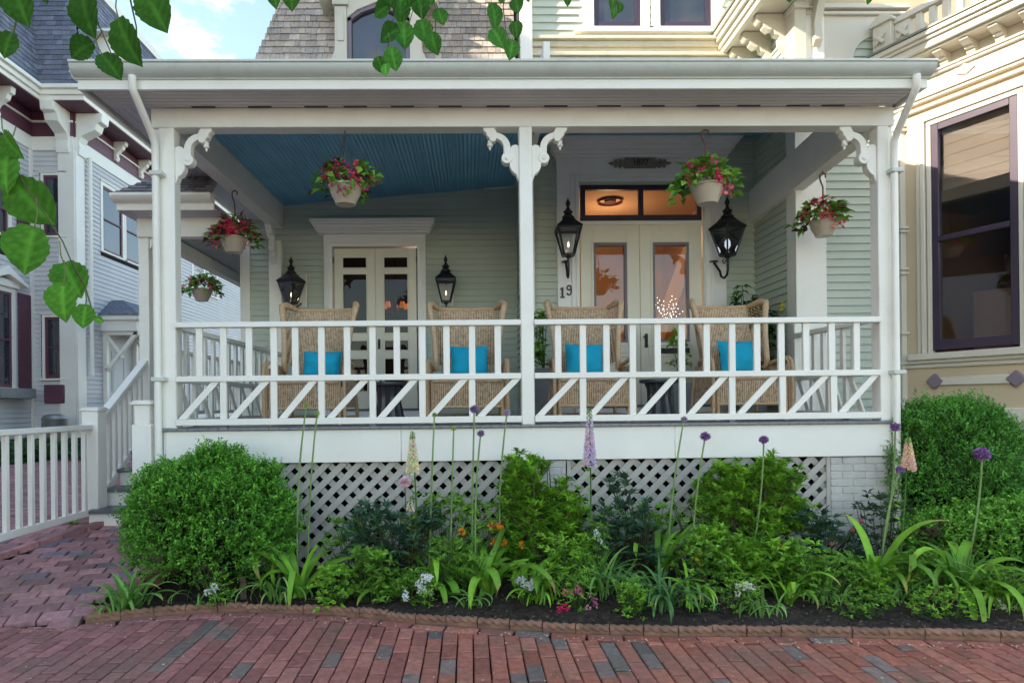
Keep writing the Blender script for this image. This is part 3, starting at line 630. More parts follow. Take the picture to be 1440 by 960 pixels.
# bay frieze, cornice, brackets
mb = MB(FB); e = BX0-.02
mb.box(e, BX1, -.05, .12, 4.79, 4.82); mb.box(e-.01, BX1, -.075, .12, 4.82, 4.86); mb.box(e-.02, BX1, -.05, .12, 4.86, 4.89)
mb.box(e, BX1, -.03, .12, 4.89, 5.02); mb.box(e-.02, BX1, -.07, .12, 5.02, 5.045); mb.box(e-.03, BX1, -.09, .12, 5.045, 5.07)
mb.box(e, BX1, -.02, .12, 5.07, 5.20)
mb.box(e-.03, BX1, -.26, .12, 5.20, 5.225); mb.box(e-.04, BX1, -.30, .12, 5.225, 5.30); mb.box(e-.06, BX1, -.33, .12, 5.30, 5.335); mb.box(e-.08, BX1, -.36, .12, 5.335, 5.385)
mb.box(e, BX1, -.05, .0, 4.71, 4.73)
mb.build('bay_cornice', 'creamtrim', H, bevel=.007)
mb = MB(FB); mb.prism([(.25,4.955),(.345,5.01),(.44,4.955),(.345,4.90)], -.065, -.031); mb.build('diamond', 'white_trim', H, bevel=.008)
for k in range(5):
    x = -.12+k*.25; mb = MB(FB)
    mb.prism([(-.02,5.07),(-.07,5.07),(-.09,5.09),(-.09,5.115),(-.13,5.12),(-.13,5.145),(-.17,5.15),(-.23,5.18),(-.23,5.20),(-.02,5.20)], x, x+.08, axis='x')
    mb.build('bracket', 'creamtrim', H, bevel=.004)
mb = MB(FB); mb.box(e-.09, BX1, -.375, .1, 5.387, 5.41); mb.build('bay_roof', 'roofmetal', H)
# balustrade above the bay
bal = MB(FB); bx = BX0+.0
bal.box(bx, bx+.20, -.26, -.06, 5.412, 5.74); bal.prism([(bx-.03,5.74),(bx+.23,5.74),(bx+.23,5.77),(bx+.10,5.85),(bx-.03,5.77)], -.29, -.03)
bal.box(bx+.20, BX1, -.21, -.11, 5.70, 5.765); bal.box(bx+.20, BX1, -.20, -.12, 5.412, 5.48); bal.box(bx+.20, bx+.36, -.19, -.13, 5.48, 5.70)
for k in range(7): bal.box(bx+.42+k*.13, bx+.48+k*.13, -.19, -.13, 5.48, 5.70)
for q in (.04, .24): bal.beam((bx+q, -.28 if q < .2 else -.20, 5.52), (bx+q+.10, -.28 if q < .2 else -.20, 5.63), .035, .03, up=(0,1,0)); bal.beam((bx+q+.10, -.285 if q < .2 else -.205, 5.52), (bx+q, -.285 if q < .2 else -.205, 5.63), .035, .03, up=(0,1,0))
bal.build('balustrade', 'creamtrim', H, bevel=.005)
# upper right porch gable: tan wall, cream arch board, deep eave with scroll brackets
mb = MB(F15); mb.box(3.8, 6.5, .03, .2, 6.08, 8.5); mb.box(4.95, 6.5, .031, .2, 5.0, 6.079); mb.build('upper_wall', 'tan', H)
mb = MB(F15)
arc = [(4.43, 5.45)]+[(4.43+.28*(1-math.cos(t)), 5.45+.28*math.sin(t)*.9) for t in [math.pi/2*k/8 for k in range(1, 9)]]
pts = [(3.86,5.40),(4.40,5.40)]+arc+[(4.72,5.71),(4.72,5.76),(5.05,5.76),(5.05,6.06),(3.86,6.06)]
mb.prism(pts, -.04, .015); mb.box(3.86, 5.05, -.08, -.041, 5.93, 5.965); mb.box(3.86, 5.05, -.10, -.041, 5.99, 6.02); mb.box(3.86, 5.05, -.07, -.041, 6.02, 6.06)
mb.build('arch_board', 'creamtrim', H, bevel=.006)
mb = MB(F15); mb.box(3.72, 3.86, -.09, .14, 5.0, 7.2); mb.box(3.70, 3.88, -.12, .14, 5.98, 6.05); mb.build('upper_post', 'creamtrim', H, bevel=.006)
mb = MB(); X = 3.33
mb.box(X, 3.74, .4, 2.5, 6.06, 6.10); mb.box(X-.03, X+.03, .4, 2.48, 6.03, 6.10); mb.box(X-.06, X, .38, 2.49, 6.10, 6.17); mb.box(X-.10, X-.0, .36, 2.50, 6.17, 6.24); mb.box(X-.13, X, .34, 2.51, 6.24, 6.30)
mb.build('eave_cornice', 'creamtrim', H, bevel=.006)
mb = MB(); mb.box(X-.15, 3.9, .32, 2.52, 6.30, 6.34); mb.build('eave_roof', 'roofmetal', H)
for y in (1.66, 2.02, 2.36):
    mb = MB(); o_ = [(3.73,6.05),(3.38,6.05),(3.37,6.0),(3.41,5.95),(3.46,5.96),(3.47,5.90),(3.52,5.86),(3.58,5.88),(3.60,5.82),(3.65,5.80),(3.66,5.70),(3.73,5.62)]
    mb.prism([(a, b) for a, b in o_], y-.05, y+.05)
    mb.prism([(3.56,5.99),(3.60,6.0),(3.66,5.96),(3.70,5.97),(3.66,5.94),(3.60,5.97)], y-.056, y-.0505)
    mb.build('scroll_bracket', 'creamtrim', H, bevel=.004)
mb = MB(); mb.prism([(1.42,5.55),(1.36,5.62),(1.38,5.8),(1.32,5.95),(1.22,6.1),(1.05,6.3),(1.05,6.5),(1.42,6.5)], 3.93, 4.02, axis='x'); mb.build('scroll_bracket', 'creamtrim', H, bevel=.004)
# ================================================================== PORCH
PX0, PX1 = -2.74, 3.80
P_ = empty('porch', (0.5, 0, .1), 'white painted front porch with criss-cross railing, lattice skirt and blue ceiling', 'porch')
mb = MB(); mb.box(PX0-.02, PX1+.12, -.03, 1.5, 1.335, D); mb.box(PX0-.02, 3.73, 1.5, 3.48, 1.335, D); mb.box(-4.0, PX0-.021, 1.78, 9, 1.335, D)
mb.build('deck', 'deckboards', P_, bevel=.008)
mb = MB(); js = [PX0+.02, -.62, 1.86, PX1+.09]; [mb.box(a_+.0015, b_-.0015, .0+.002*k_, .04, 1.04, 1.334) for k_, (a_, b_) in enumerate(zip(js, js[1:]))]; mb.box(PX0, PX0+.019, .0, 1.8, 1.04, 1.334); mb.box(PX1+.06, PX1+.0895, .04, 1.44, 1.04, 1.334); mb.box(-4.0, PX0, 1.80, 1.84, 1.04, 1.334); mb.box(-4.0, -3.97, 1.84, 9, 1.04, 1.334)
mb.build('skirt_board', 'white', P_, bevel=.004)
mb = MB(); mb.box(PX0+.05, PX1, 1.2, 1.3, -.1, 1.03); mb.box(-3.9, -2.7, 1.9, 2, -.1, 1.03); mb.build('shade_panel', 'dark', P_)  # near-black sheets behind the lattice stand in for shade below the deck
def pier(x0, x1, ztop=1.035):
    mb = MB(); z = -.05; k = 0; h = .068
    mb.box(x0+.006, x1-.006, .036, .35, -.1, ztop-.01)
    while z < ztop-.01:
        x = x0 - (.1 if k % 2 else 0)
        while x < x1-.01:
            a, b = max(x, x0), min(x+.203, x1)
            if b-a > .02: mb.box(a+.0, b-.007, .026+R.uniform(0,.004), .3, z, min(z+h-.007, ztop))
            x += .21
        z += h; k += 1
    return mb.build('brick_pier', 'pierbrick', P_, bevel=.003)
pier(.62, .875); pier(3.30, 3.87); pier(-2.72, -2.2)
mb = MB(); mb.box(.60, .8765, .015, .03, -.05, 1.03) if False else mb.box(3.86, 3.90, .02, .35, -.05, 1.035); mb.build('pier_trim', 'white', P_)
def lattice(x0, x1, z0, z1):
    mb = MB(); pitch = .149; w = .056
    def clipseg(x, s):     # line through (x,z0) going up with slope s
        pts = []
        za, zb_ = z0, z1; xa, xb = x, x+s*(z1-z0)
        t0, t1 = 0.0, 1.0; dx = xb-xa
        for lim, sg in ((x0, 1), (x1, -1)):
            a = sg*(xa-lim); b = sg*(xb-lim)
            if a < 0 and b < 0: return None
            if a < 0: t0 = max(t0, a/(a-b))
            if b < 0: t1 = min(t1, a/(a-b))
        if t1-t0 < .02: return None
        return (xa+dx*t0, z0+(z1-z0)*t0), (xa+dx*t1, z0+(z1-z0)*t1)
    h = z1-z0; n = int((x1-x0+2*h)/pitch)+2
    for i in range(n):
        s = clipseg(x0-h+i*pitch, 1.02)
        if s: mb.beam((s[0][0], .043, s[0][1]), (s[1][0], .043, s[1][1]), w, .008, up=(0,1,0))
        s = clipseg(x0+i*pitch, -1.02)
        if s: mb.beam((s[0][0], .068, s[0][1]), (s[1][0], .068, s[1][1]), w, .008, up=(0,1,0))
    o = mb.build('lattice_panel', 'lath', P_)
    f = MB(); f.box(x0-.0, x0+.035, .028, .06, z0, z1); f.box(x1-.035, x1, .028, .06, z0, z1); f.box(x0+.036, x1-.036, .0285, .06, z0, z0+.04); f.build('lattice_frame', 'lath', P_)
lattice(-2.2, .62, .02, 1.035); lattice(.88, 3.295, .02, 1.035)
# posts
PZ = 4.05
def post(x0, x1, y0=.02, y1=.13, z0=D, z1=PZ, name='post'):
    mb = MB(); mb.box(x0, x1, y0, y1, z0, z1); return mb.build(name, 'white', P_, bevel=.008)
post(-2.755, -2.62, .0, .13); post(.47, .59, .0, .12); post(3.745, 3.85, .0, .13)
mb = MB(); mb.box(-2.82, -2.756, .03, .12, .42, PZ); mb.box(3.851, 3.90, .03, .12, .08, PZ); mb.build('corner_trim', 'white', P_, bevel=.004)
post(-2.83, -2.65, 3.36, 3.46, z1=3.9); post(-2.72, -2.64, 3.33, 3.40, z1=2.45, name='half_post'); post(3.66, 3.73, 1.36, 1.44, z1=2.42, name='half_post')
# railings: posts at ends, uprights and diagonals
def railing(F, L_, n, flip=False, off=0.0, top=2.307, midt=1.827, bott=1.442, uprn=None):
    r = MB(F); 
    r.box(0, L_, -.022, .05, top-.048, top); rail = r.build('railing', 'white', P_, bevel=.005)
    r = MB(F); r.box(0, L_, -.012, .038, midt-.05, midt); r.build('middle_rail', 'white', rail, bevel=.004)
    r = MB(F); r.box(0, L_, -.012, .04, bott-.06, bott); r.build('bottom_rail', 'white', rail, bevel=.004)
    p = L_/n
    for i in range(n):
        if i or off: 
            x = p*i+off
            b = MB(F); b.box(x-.027, x+.027, -.005, .028, bott, midt-.05 if i % 2 == 0 or uprn else midt-.05) if False else None
            b = MB(F)
            if i % 1 == 0: b.box(x-.028, x+.028, -.004, .028, midt, top-.048)
            b.build('baluster', 'white', rail, bevel=.003)
    return rail, p
# measured upright positions in the front (px -> x)
ups = [W(px, 500, 0).x for px in (280,314,350,385,415,452,488,524,558,594,628,664,700)]
ups2 = [W(px, 500, 0).x for px in (785,820,853,890,925,959,994,1030,1065,1099,1134,1170,1205)]
def rail_front(F, x0, x1, xs, lo):
    top, midt, bott = 2.307, 1.827, 1.442
    r = MB(F); r.box(x0, x1, -.03, .05, top-.05, top); rail = r.build('railing', 'white', P_, bevel=.006)
    r = MB(F); r.box(x0, x1, -.016, .038, midt-.052, midt); r.build('middle_rail', 'white', rail, bevel=.004)
    r = MB(F); r.box(x0, x1, -.016, .04, bott-.058, bott); r.build('bottom_rail', 'white', rail, bevel=.004)
    r = MB(F)
    for x in lo[::3]: r.box(x-.03, x+.03, 0, .035, D, bott-.058)
    r.build('spacer', 'deckgrey', rail)
    for x in xs: b = MB(F); b.box(x-.029, x+.029, -.004, .028, midt, top-.05); b.build('baluster', 'white', rail, bevel=.003)
    for i, x in enumerate(lo):
        b = MB(F); b.box(x-.029, x+.029, -.004, .028, bott, midt-.052); b.build('baluster', 'white', rail, bevel=.003)
    ed = [x0]+lo+([x1] if x1-lo[-1] > .2 else [])
    for a, b_ in zip(ed, ed[1:]):
        xa = a+(.03 if a != x0 else .0); xb = b_-(.029 if b_ != x1 else 0)
        if xb-xa < .15: continue
        h = midt-.052-bott; w = .062
        b = MB(F); b.prism([(xa+.01, bott+.001),(xa+.01+w*1.2, bott+.001),(xb-.005, midt-.0525),(xb-.005-w*1.2, midt-.0525)], .002, .024); b.build('diagonal_brace', 'white', rail, bevel=.003)
F0 = frame((0, 0, 0), 0)
lo1 = [W(px, 560, 0).x for px in (314,385,452,524,594,664)]; lo2 = [W(px, 560, 0).x for px in (820,890,960,1030,1101,1173)]
rail_front(F0, -2.62, .47, ups, lo1+[]); rail_front(F0, .59, 3.745, ups2, lo2)
FL = frame((-2.69, 3.33, 0), -90)
Ls = 3.2; rail_front(FL, .0, Ls, [Ls*k/15 for k in range(1, 15)], [Ls*k/8 for k in range(1, 8)])
FR = frame((3.70, .13, 0), 90)
Ls = 1.23; rail_front(FR, .0, Ls, [Ls*k/7 for k in range(1, 7)], [Ls*k/4 for k in range(1, 4)])
# beams, soffit, gutter, roof
mb = MB(); mb.box(-2.82, 3.90, .0, .15, PZ, 4.224); mb.build('front_beam', 'beam', P_, bevel=.005)
mb = MB(); mb.add([(-2.82,.151,4.05),(-2.65,.151,4.05),(-2.65,3.48,4.10),(-2.82,3.48,4.10),(-2.82,.151,4.43),(-2.65,.151,4.43),(-2.65,3.48,4.48),(-2.82,3.48,4.48)], [(0,3,2,1),(4,5,6,7),(0,1,5,4),(1,2,6,5),(2,3,7,6),(3,0,4,7)])
mb.box(-2.65, -2.63, .16, 3.47, 4.37, 4.42) if False else None
mb.add([(3.72,.151,4.05),(3.86,.151,4.05),(3.80,2.49,3.85),(3.655,2.49,3.85),(3.72,.151,4.50),(3.86,.151,4.50),(3.80,2.49,4.27),(3.655,2.49,4.27)], [(0,3,2,1),(4,5,6,7),(0,1,5,4),(1,2,6,5),(2,3,7,6),(3,0,4,7)])
sb = mb; 
for h0 in (0, 8):
    mb = MB(); mb.add(sb.v[h0:h0+8], [(0,3,2,1),(4,5,6,7),(0,1,5,4),(1,2,6,5),(2,3,7,6),(3,0,4,7)]); mb.build('side_beam', 'beam', P_, bevel=.004)
GX0, GX1 = -3.27, 3.97
mb = MB(); mb.box(GX0+.1, GX1-.1, -.33, -.001, 4.225, 4.24); mb.build('soffit', 'soffit', P_)
mb = MB(); mb.box(GX0+.1, -2.83, .0, 8, 4.226, 4.241); mb.build('side_soffit', 'sidesoffit', P_)
mb = MB(); mb.box(3.91, GX1-.06, .0, 1.4, 4.226, 4.241); mb.build('side_soffit', 'sidesoffit', P_)
sl = [-2.45,-1.95,-1.45,-1.1,-.68,-.25,.18,.7,1.18,1.58,2.08,2.45,2.9,3.22]
for x in sl: mb = MB(); mb.box(x, x+.21, -.030, -.008, 4.2205, 4.2249); mb.build('soffit_vent', 'black', P_)
mb = MB(); mb.box(GX0+.02, GX1-.02, -.36, -.331, 4.212, 4.30); mb.box(GX0+.02, GX0+.05, -.33, 8, 4.215, 4.30); mb.box(GX1-.05, GX1-.02, -.33, 1.4, 4.215, 4.30); mb.build('fascia', 'white', P_, bevel=.004)
prof = [(-.361,4.292),(-.374,4.292),(-.376,4.304),(-.398,4.310),(-.425,4.328),(-.444,4.350),(-.453,4.375),(-.455,4.388),(-.468,4.392),(-.466,4.412),(-.450,4.414),(-.444,4.40),(-.361,4.40)]
mb = MB(); mb.prism(prof, GX0, GX1, axis='x'); mb.build('gutter', 'gutter', P_, bevel=.003, smooth=45)
mb = MB(); pr2 = [(GX0+.02-(p+.361)*-1, z) for p, z in prof]; mb.prism([(GX0+.019+(p+.361), z) for p, z in prof], -.30, 8, axis='y'); mb.build('gutter', 'gutter', P_, smooth=45)
mb = MB()
mb.add([(GX0-.03,-.44,4.405),(GX1+.0,-.44,4.405),(GX1,1.45,4.87),(GX0-.03,1.45,4.87),(3.72,2.48,5.12),(3.72,3.5,5.37),(GX0-.03,3.5,5.37),(3.72,1.45,4.87)], [(0,1,2,3),(3,7,5,6)])
mb.add([(GX0-.03,-.44,4.385),(GX1+.0,-.44,4.385),(GX1,1.45,4.85),(GX0-.03,1.45,4.85),(3.72,3.5,5.35),(GX0-.03,3.5,5.35),(3.72,1.45,4.85)], [(3,2,1,0),(5,4,6,3)])
mb.build('roof', 'roofmetal', P_)
# ceilings
mb = MB(); NB = 66
for i in range(NB):
    a_, b_ = i/NB, (i+1)/NB; g_ = .09/NB
    def cz(t, y): zf = 4.36+.08*t; zk = 4.43+.27*t; return (-2.66+(XC+2.66)*t, .14 if y == 0 else 3.5, zf if y == 0 else zk)
    q = [cz(a_+g_, 0), cz(b_-g_, 0), cz(b_-g_, 1), cz(a_+g_, 1)]; up = lambda p: (p[0], p[1], p[2]+.007)
    m0, m1, n0, n1_ = up(cz(a_, 0)), up(cz(a_, 1)), up(cz(b_, 0)), up(cz(b_, 1))
    mb.add(q+[m0, m1, n0, n1_], [(0,1,2,3),(4,0,3,5),(1,6,7,2)])
mb.quad((-2.66,.14,4.38),(.72,.14,4.46),(XC,3.5,4.72),(-2.66,3.5,4.45))
mb.build('ceiling', 'bead', P_, smooth=0)
mb = MB(); mb.add([(.72,.14,4.30),(3.9,.14,4.30),(3.76,2.5,4.98),(.72,2.5,4.98),(.72,.14,4.31),(3.9,.14,4.31),(3.76,2.5,4.99),(.72,2.5,4.99)], [(0,1,2,3),(7,6,5,4)])
mb.build('ceiling', 'bead', P_, smooth=0)
mb = MB(); mb.beam((-2.6,3.47,4.42), (XC-.02,3.47,4.685), .03, .02) if False else mb.beam((.25,3.475,4.655), (XC-.02,3.475,4.69), .02, .02); mb.beam((XC-.015,.16,4.45), (XC-.015,3.47,4.69), .02, .03); mb.build('ceiling_moulding', 'white', P_)
mb = MB(); mb.box(.50, .69, .15, 2.5, 4.10, 4.55) if False else mb.box(XC, XC+.06, .15, 2.5, 4.42, 4.9); mb.build('ceiling_divider', 'beam', P_)
# scroll brackets
def bracket_outline(s):
    # from target: corner at (0,0)=post edge/beam bottom; x outward, z downward (negative)
    o = [(.245,.0),(.385,0),(.378,-.045),(.352,-.065),(.345,-.10),(.318,-.115),(.305,-.145),(.285,-.155)]          # head right end stepped
    o += [(.272,-.15),(.255,-.125),(.235,-.11)]
    o = [(.13,0),(.385,0)] if False else o
    return o
def bracket(x, s, y0=.02, y1=.10, F=None, sc=1.0, parent=None):
    mb = MB(F)
    def pr(pts, a=y0, b=y1): mb.prism([(x+s*p*sc, PZ+q*sc) for p, q in pts], a, b)
    # head block with stepped nose and pendant
    pr([(.275,-.001),(.405,-.001),(.395,-.04),(.368,-.058),(.362,-.095),(.335,-.112),(.322,-.148),(.300,-.158),(.262,-.150),(.245,-.10),(.25,-.05)])
    mb.lathe([(.0,-.06),(.012,-.045),(.010,-.03),(.028,-.02),(.03,-.008),(.018,0),(.025,.012),(.02,.03)], (x+s*.325*sc, (y0+y1)/2, PZ-.17*sc), 10)
    # big arc arm: thick S curve
    def arcs(c, r, a0, a1, n=14): return [(c[0]+r*math.cos(rad(a0+(a1-a0)*k/n)), c[1]+r*math.sin(rad(a0+(a1-a0)*k/n))) for k in range(n+1)]
    outer = arcs((.27,-.23), .178, 95, 180); inner = arcs((.275,-.225), .105, 185, 85)
    pr([(.27,-.052)]+outer[1:]+[(.092,-.30),(.105,-.36)]+[(.165,-.385)]+[(.185,-.33),(.168,-.28)]+inner, y0+.004, y1-.004)
    # scroll disc
    cx_, cz_ = .135, -.345
    pr([(cx_+.062*math.cos(t), cz_+.062*math.sin(t)) for t in [math.pi*2*k/20 for k in range(20)]], y0-.004, y1+.004)
    pr([(cx_+.022*math.cos(t), cz_+.022*math.sin(t)) for t in [math.pi*2*k/12 for k in range(12)]], y0-.014, y1)
    # foot against the post
    pr([(0,-.21),(.03,-.19),(.075,-.20),(.095,-.235),(.10,-.30),(.075,-.36),(.085,-.385),(.105,-.39),(.10,-.45),(.07,-.50),(.03,-.53),(.015,-.58),(0,-.60)], y0+.002, y1-.002)
    return mb.build('scroll_bracket', 'white', parent or P_, bevel=.004)
bracket(-2.62, 1, sc=.82); bracket(.47, -1, sc=.8); bracket(.59, 1, sc=.8); bracket(3.745, -1, sc=.84)
for Fq in (frame((-2.74, 3.36, 0), -90),):
    bracket(0, 1, -.04, .04, F=Fq, sc=.82)
# downspouts
def downspout(xt, xb, zend):
    pts = [(xt,-.41,4.30),(xt,-.41,4.20)]+[(xt+(xb-xt)*t, -.41+.36*t, 4.20-.30*t+0) for t in (.15,.3,.5,.7,.85)]+[(xb,-.05,3.88),(xb,-.045,3.7),(xb,-.045,zend)]
    mb = MB(); mb.tube(pts, [.031]*len(pts), 12); d = mb.build('downspout', 'gutter', P_, smooth=50)
    for z in (3.62, 1.80):
        c = MB(); c.box(xb-.045, xb+.07, -.085, .028, z-.02, z+.02); c.build('strap', 'gutter', d, bevel=.006)
downspout(W(186,112,-.41).x, W(219,300,-.05).x, .35); downspout(W(1289,112,-.41).x, W(1258.5,300,-.05).x, .1)
for o in [q for q in bpy.data.objects if q.name.startswith('downspout')]: o.data.materials[0] = M['white']
# ================================================================== side porch running along the left of the house
Q = empty('side_porch', (-3.4, 1.85, .3), 'lower white side porch with dark shingle roof beyond the stairs', 'porch')
mb = MB(); mb.box(-3.88, -3.76, 1.83, 1.95, D, 3.62); mb.build('post', 'white', Q, bevel=.006)
gz = W(230, 275, 1.5).z; y = 1.50
mb = MB(); mb.box(-3.88, -2.85, 1.80, 1.93, W(250,333,1.8).z, W(250,305,1.8).z); mb.box(-3.90, -3.78, 1.93, 7.0, 3.58, 3.74); mb.build('beam', 'white', Q, bevel=.005)
mb = MB(); mb.box(-3.94, -2.85, 1.52, 1.80, 3.77, 3.785); mb.box(-3.94, -3.9, 1.8, 7, 3.771, 3.786); mb.build('soffit', 'sidesoffit', Q)
mb = MB(); mb.prism([(1.50,3.845),(1.46,3.85),(1.43,3.865),(1.40,3.885),(1.385,3.91),(1.39,3.935),(1.50,3.935)], -3.97, -2.86, axis='x'); mb.box(-3.95, -2.86, 1.5, 1.53, 3.77, 3.93); mb.box(-3.96, -3.93, 1.54, 7, 3.77, 3.93); mb.build('gutter', 'white', Q, bevel=.004)
m5 = MB(frame((0, 1.44, 0), 0)); shingles(m5, -3.95, -2.86, 3.94, 4.34, .045, .11, 1.0, [(.20,.19,.20),(.26,.24,.25),(.16,.15,.17)], wtop=(-3.5, -2.86)); m5.build('shingle_roof', 'shingle', Q, smooth=0)
mb = MB(); mb.box(-3.92, -3.3, 1.9, 7, 3.79, 3.93); mb.build('roof_core', 'roofmetal', Q)
mb = MB(); mb.box(-3.92, -3.28, 1.94, 7, 3.75, 3.77); mb.build('ceiling', 'greysoffit', Q)
mb = MB(); mb.box(-3.89, -3.79, 6.9, 7.0, D, 3.58); mb.build('post', 'white', Q)
bracket(-3.76, 1, 1.85, 1.92, sc=.0001, parent=Q) if False else None
mb = MB(); mb.prism([(0,3.58),(.22,3.58),(.10,3.50),(.08,3.40),(0,3.3)], -3.76, -3.7, axis='x') if False else mb.prism([(-3.76,3.62),(-3.62,3.62),(-3.68,3.56),(-3.72,3.48),(-3.76,3.42)], 1.86, 1.92); mb.build('corner_bracket', 'white', Q)
# side porch railing
mb = MB(frame((-3.82, 1.95, 0), 90)); mb.box(0, 5, -.03, .03, 2.25, 2.30); mb.box(0, 5, -.02, .02, 1.45, 1.5)
for k in range(1, 33): mb.box(k*.15-.02, k*.15+.02, -.015, .015, 1.5, 2.25)
mb.build('railing', 'white', Q)
# lattice and skirt of the side porch are children of the main porch deck; stairs:
T = empty('staircase', (-3.3, .6, .39), 'white porch steps with grey treads and sloping handrail at the left', 'staircase')
tz = [.545, .72, .895, 1.07, 1.22, 1.359]; run = .285; y0 = .62
for k, z in enumerate(tz[:-1]):
    y = y0+k*run
    mb = MB(); mb.box(-3.80, -2.80, y-.035, y+run, z-.035, z); mb.build('tread', 'deckgrey', T, bevel=.005)
    mb = MB(); mb.box(-3.77, -2.83, y, y+run*(5-k)*1.0, (z-.2 if k else .30), z-.0355); mb.build('riser', 'white', T)
nl = W(143, 592, .75)
mb = MB(); mb.box(-3.86, -3.70, .66, .82, .545, 1.52); mb.box(-3.875, -3.685, .645, .835, 1.52, 1.545); mb.box(-3.865, -3.695, .655, .825, 1.545, 1.56); mb.build('newel_post', 'white', T, bevel=.006)
a, b = Vector((-3.80, .82, 1.40)), Vector((-3.82, 1.84, 2.09))
mb = MB(); mb.beam(a, b, .09, .055); mb.beam(a+Vector((0,-.0,-.80)), b+Vector((0,0,-.80)), .05, .07); mb.build('handrail', 'white', T, bevel=.006)
for k in range(1, 9):
    p = a.lerp(b, k/9); mb = MB(); mb.box(p.x-.02, p.x+.02, p.y-.02, p.y+.02, p.z-.78, p.z-.02); mb.build('baluster', 'white', T, bevel=.003)
n = W(204.5, 562, .05)
mb = MB(); mb.box(n.x-.085, n.x+.085, -.03, .13, .35, 1.40); mb.box(n.x-.07, n.x+.07, -.015, .115, 1.40, 1.575); mb.box(n.x-.095, n.x+.095, -.04, .14, 1.575, 1.60); mb.box(n.x-.08, n.x+.08, -.03, .13, 1.60, 1.615); mb.build('newel_post', 'white', T, bevel=.006)
mb = MB(); mb.box(n.x-.05, n.x+.05, .135, 1.75, .35, 1.30); mb.build('cheek_wall', 'white', T, bevel=.005)
# ================================================================== FENCE
Fe = empty('picket_fence', (-3.78, -.5, .35), 'white baluster fence running from the stair post towards the street', 'fence')
y0, y1 = -3.0, .655
mb = MB(); mb.box(-3.82, -3.74, y0, y1, 1.335, 1.385); mb.build('top_rail', 'white', Fe, bevel=.008)
mb = MB(); mb.box(-3.805, -3.755, y0, y1, .49, .55); mb.build('bottom_rail', 'white', Fe, bevel=.004)
k = 0; y = .57
while y > y0: mb = MB(); mb.box(-3.802, -3.762, y-.02, y+.02, .55, 1.335); mb.build('baluster', 'white', Fe, bevel=.003); y -= .152; k += 1
mb = MB(); mb.box(-3.85, -3.71, y0-.1, y0+.04, .0, 1.5); mb.build('post', 'white', Fe, bevel=.006)
# ================================================================== NEIGHBOUR HOUSE (left)
N_ = empty('neighbour_house', (-12, 12, .3), 'pale lilac clapboard house with plum shutters and slate mansard at left', 'house')
XA, XB, YC = -10.3, -11.4, 11.2
FA = frame((XA, YC, 0), 90); FF = frame((0, YC, 0), 0); FN = frame((XB, YC, 0), 90)
def la(p): return p.y-YC
wA = [WX(px, 300, XA).y-YC for px in (143, 171, 176, 201)]
zA0, zA1 = 5.98, 7.82
mb = MB(FA); clap(mb, .35, 16, .95, 8.6, .125, [(wA[0]-.1, wA[3]+.1, zA0-.1, zA1+.1)]); mb.build('wall', 'lilac', N_, smooth=0)
mb = MB(FA); mb.box(.35, 16, -.06, .1, .2, .95); mb.build('foundation', 'maroon', N_)
for a, b in ((wA[0]+.02, wA[1]-.0), (wA[2]+.0, wA[3]-.02)): window(N_, FA, a, b, zA0, zA1, casing=.11, sashm='maroon', sill=True)
a = WX(268, 400, XA).y-YC; 
for px0, px1 in ((269.5, 287), (291, 305)):
    a, b = WX(px0, 390, XA).y-YC, WX(px1, 390, XA).y-YC; window(N_, FA, a+.1, b-.1, 5.98, 7.82, casing=.11, sashm='maroon')
# corner boards and front facing return
mb = MB(FF); mb.box(-10.70, XA+.03, -.06, .3, .9, 8.3); mb.build('corner_board', 'white', N_, bevel=.01)
mb = MB(FA); mb.box(-.03, .35, -.06, .1, .9, 8.3); mb.build('corner_board', 'white', N_, bevel=.01)
wf = [(W(62, 300, YC).x, W(90.5, 300, YC).x)]
fz = [(W(75, 332, YC).z, W(75, 247, YC).z), (W(75, 532, YC).z, W(75, 446, YC).z)]
mb = MB(FF); clap(mb, XB, -10.7, .9, 8.3, .125, [(wf[0][0]-.1, wf[0][1]+.1, z0-.1, z1+.1) for z0, z1 in fz]); mb.build('wall', 'lilac', N_, smooth=0)
for z0, z1 in fz: window(N_, FF, wf[0][0], wf[0][1], z0, z1, casing=.07, sashm='maroon', sw=.07)
mb = MB(FF); mb.box(wf[0][0]-.0, wf[0][1], -.10, -.005, W(75,567,YC).z, W(75,541,YC).z); mb.build('meter_box', 'maroon', N_, bevel=.02)
mb = MB(FF); mb.box(XB-.0, XA+.05, -.10, .1, .78, .90); mb.build('water_table', 'white', N_)
# near wing, carried on out of view so it blocks the low sun
mb = MB(FN); clap(mb, -17, 0, .95, 8.3, .125, [(WX(-20,300,XB).y-YC, WX(14,300,XB).y-YC, 5.3, 8.6), (WX(-20,470,XB).y-YC, WX(18,470,XB).y-YC, 2.0, 4.5)]); mb.build('wall', 'lilac', N_, smooth=0)
mb = MB(FN); mb.box(-17, 0, -.08, .1, .2, .95); mb.build('foundation', 'lilac', N_)
mb = MB(FN); mb.box(-.14, -.0, -.04, .1, .95, 8.3); mb.build('corner_board', 'white', N_)
for (pxa, pxb, pt, pb) in ((-12, 11, 262, 332), (-14, 15, 412, 545)):
    a, b = WX(pxa, 400, XB).y-YC, WX(pxb, 400, XB).y-YC; zt = WX(pxb, pt, XB).z; zb_ = WX(pxb, pb, XB).z
    w = window(N_, FN, a, b, zb_, zt, casing=.12, sashm='maroon')
    s0, s1 = WX(23, 400, XB).y-YC, WX(41, 400, XB).y-YC
    mb = MB(FN); mb.box(s0, s1, -.05, -.015, zb_-.1, zt+.05); mb.build('shutter', 'louver', N_, bevel=.01)
    s0, s1 = a-1.1, a-.25
    mb = MB(FN); mb.box(s0, s1, -.05, -.015, zb_-.1, zt+.05); mb.build('shutter', 'louver', N_, bevel=.01)
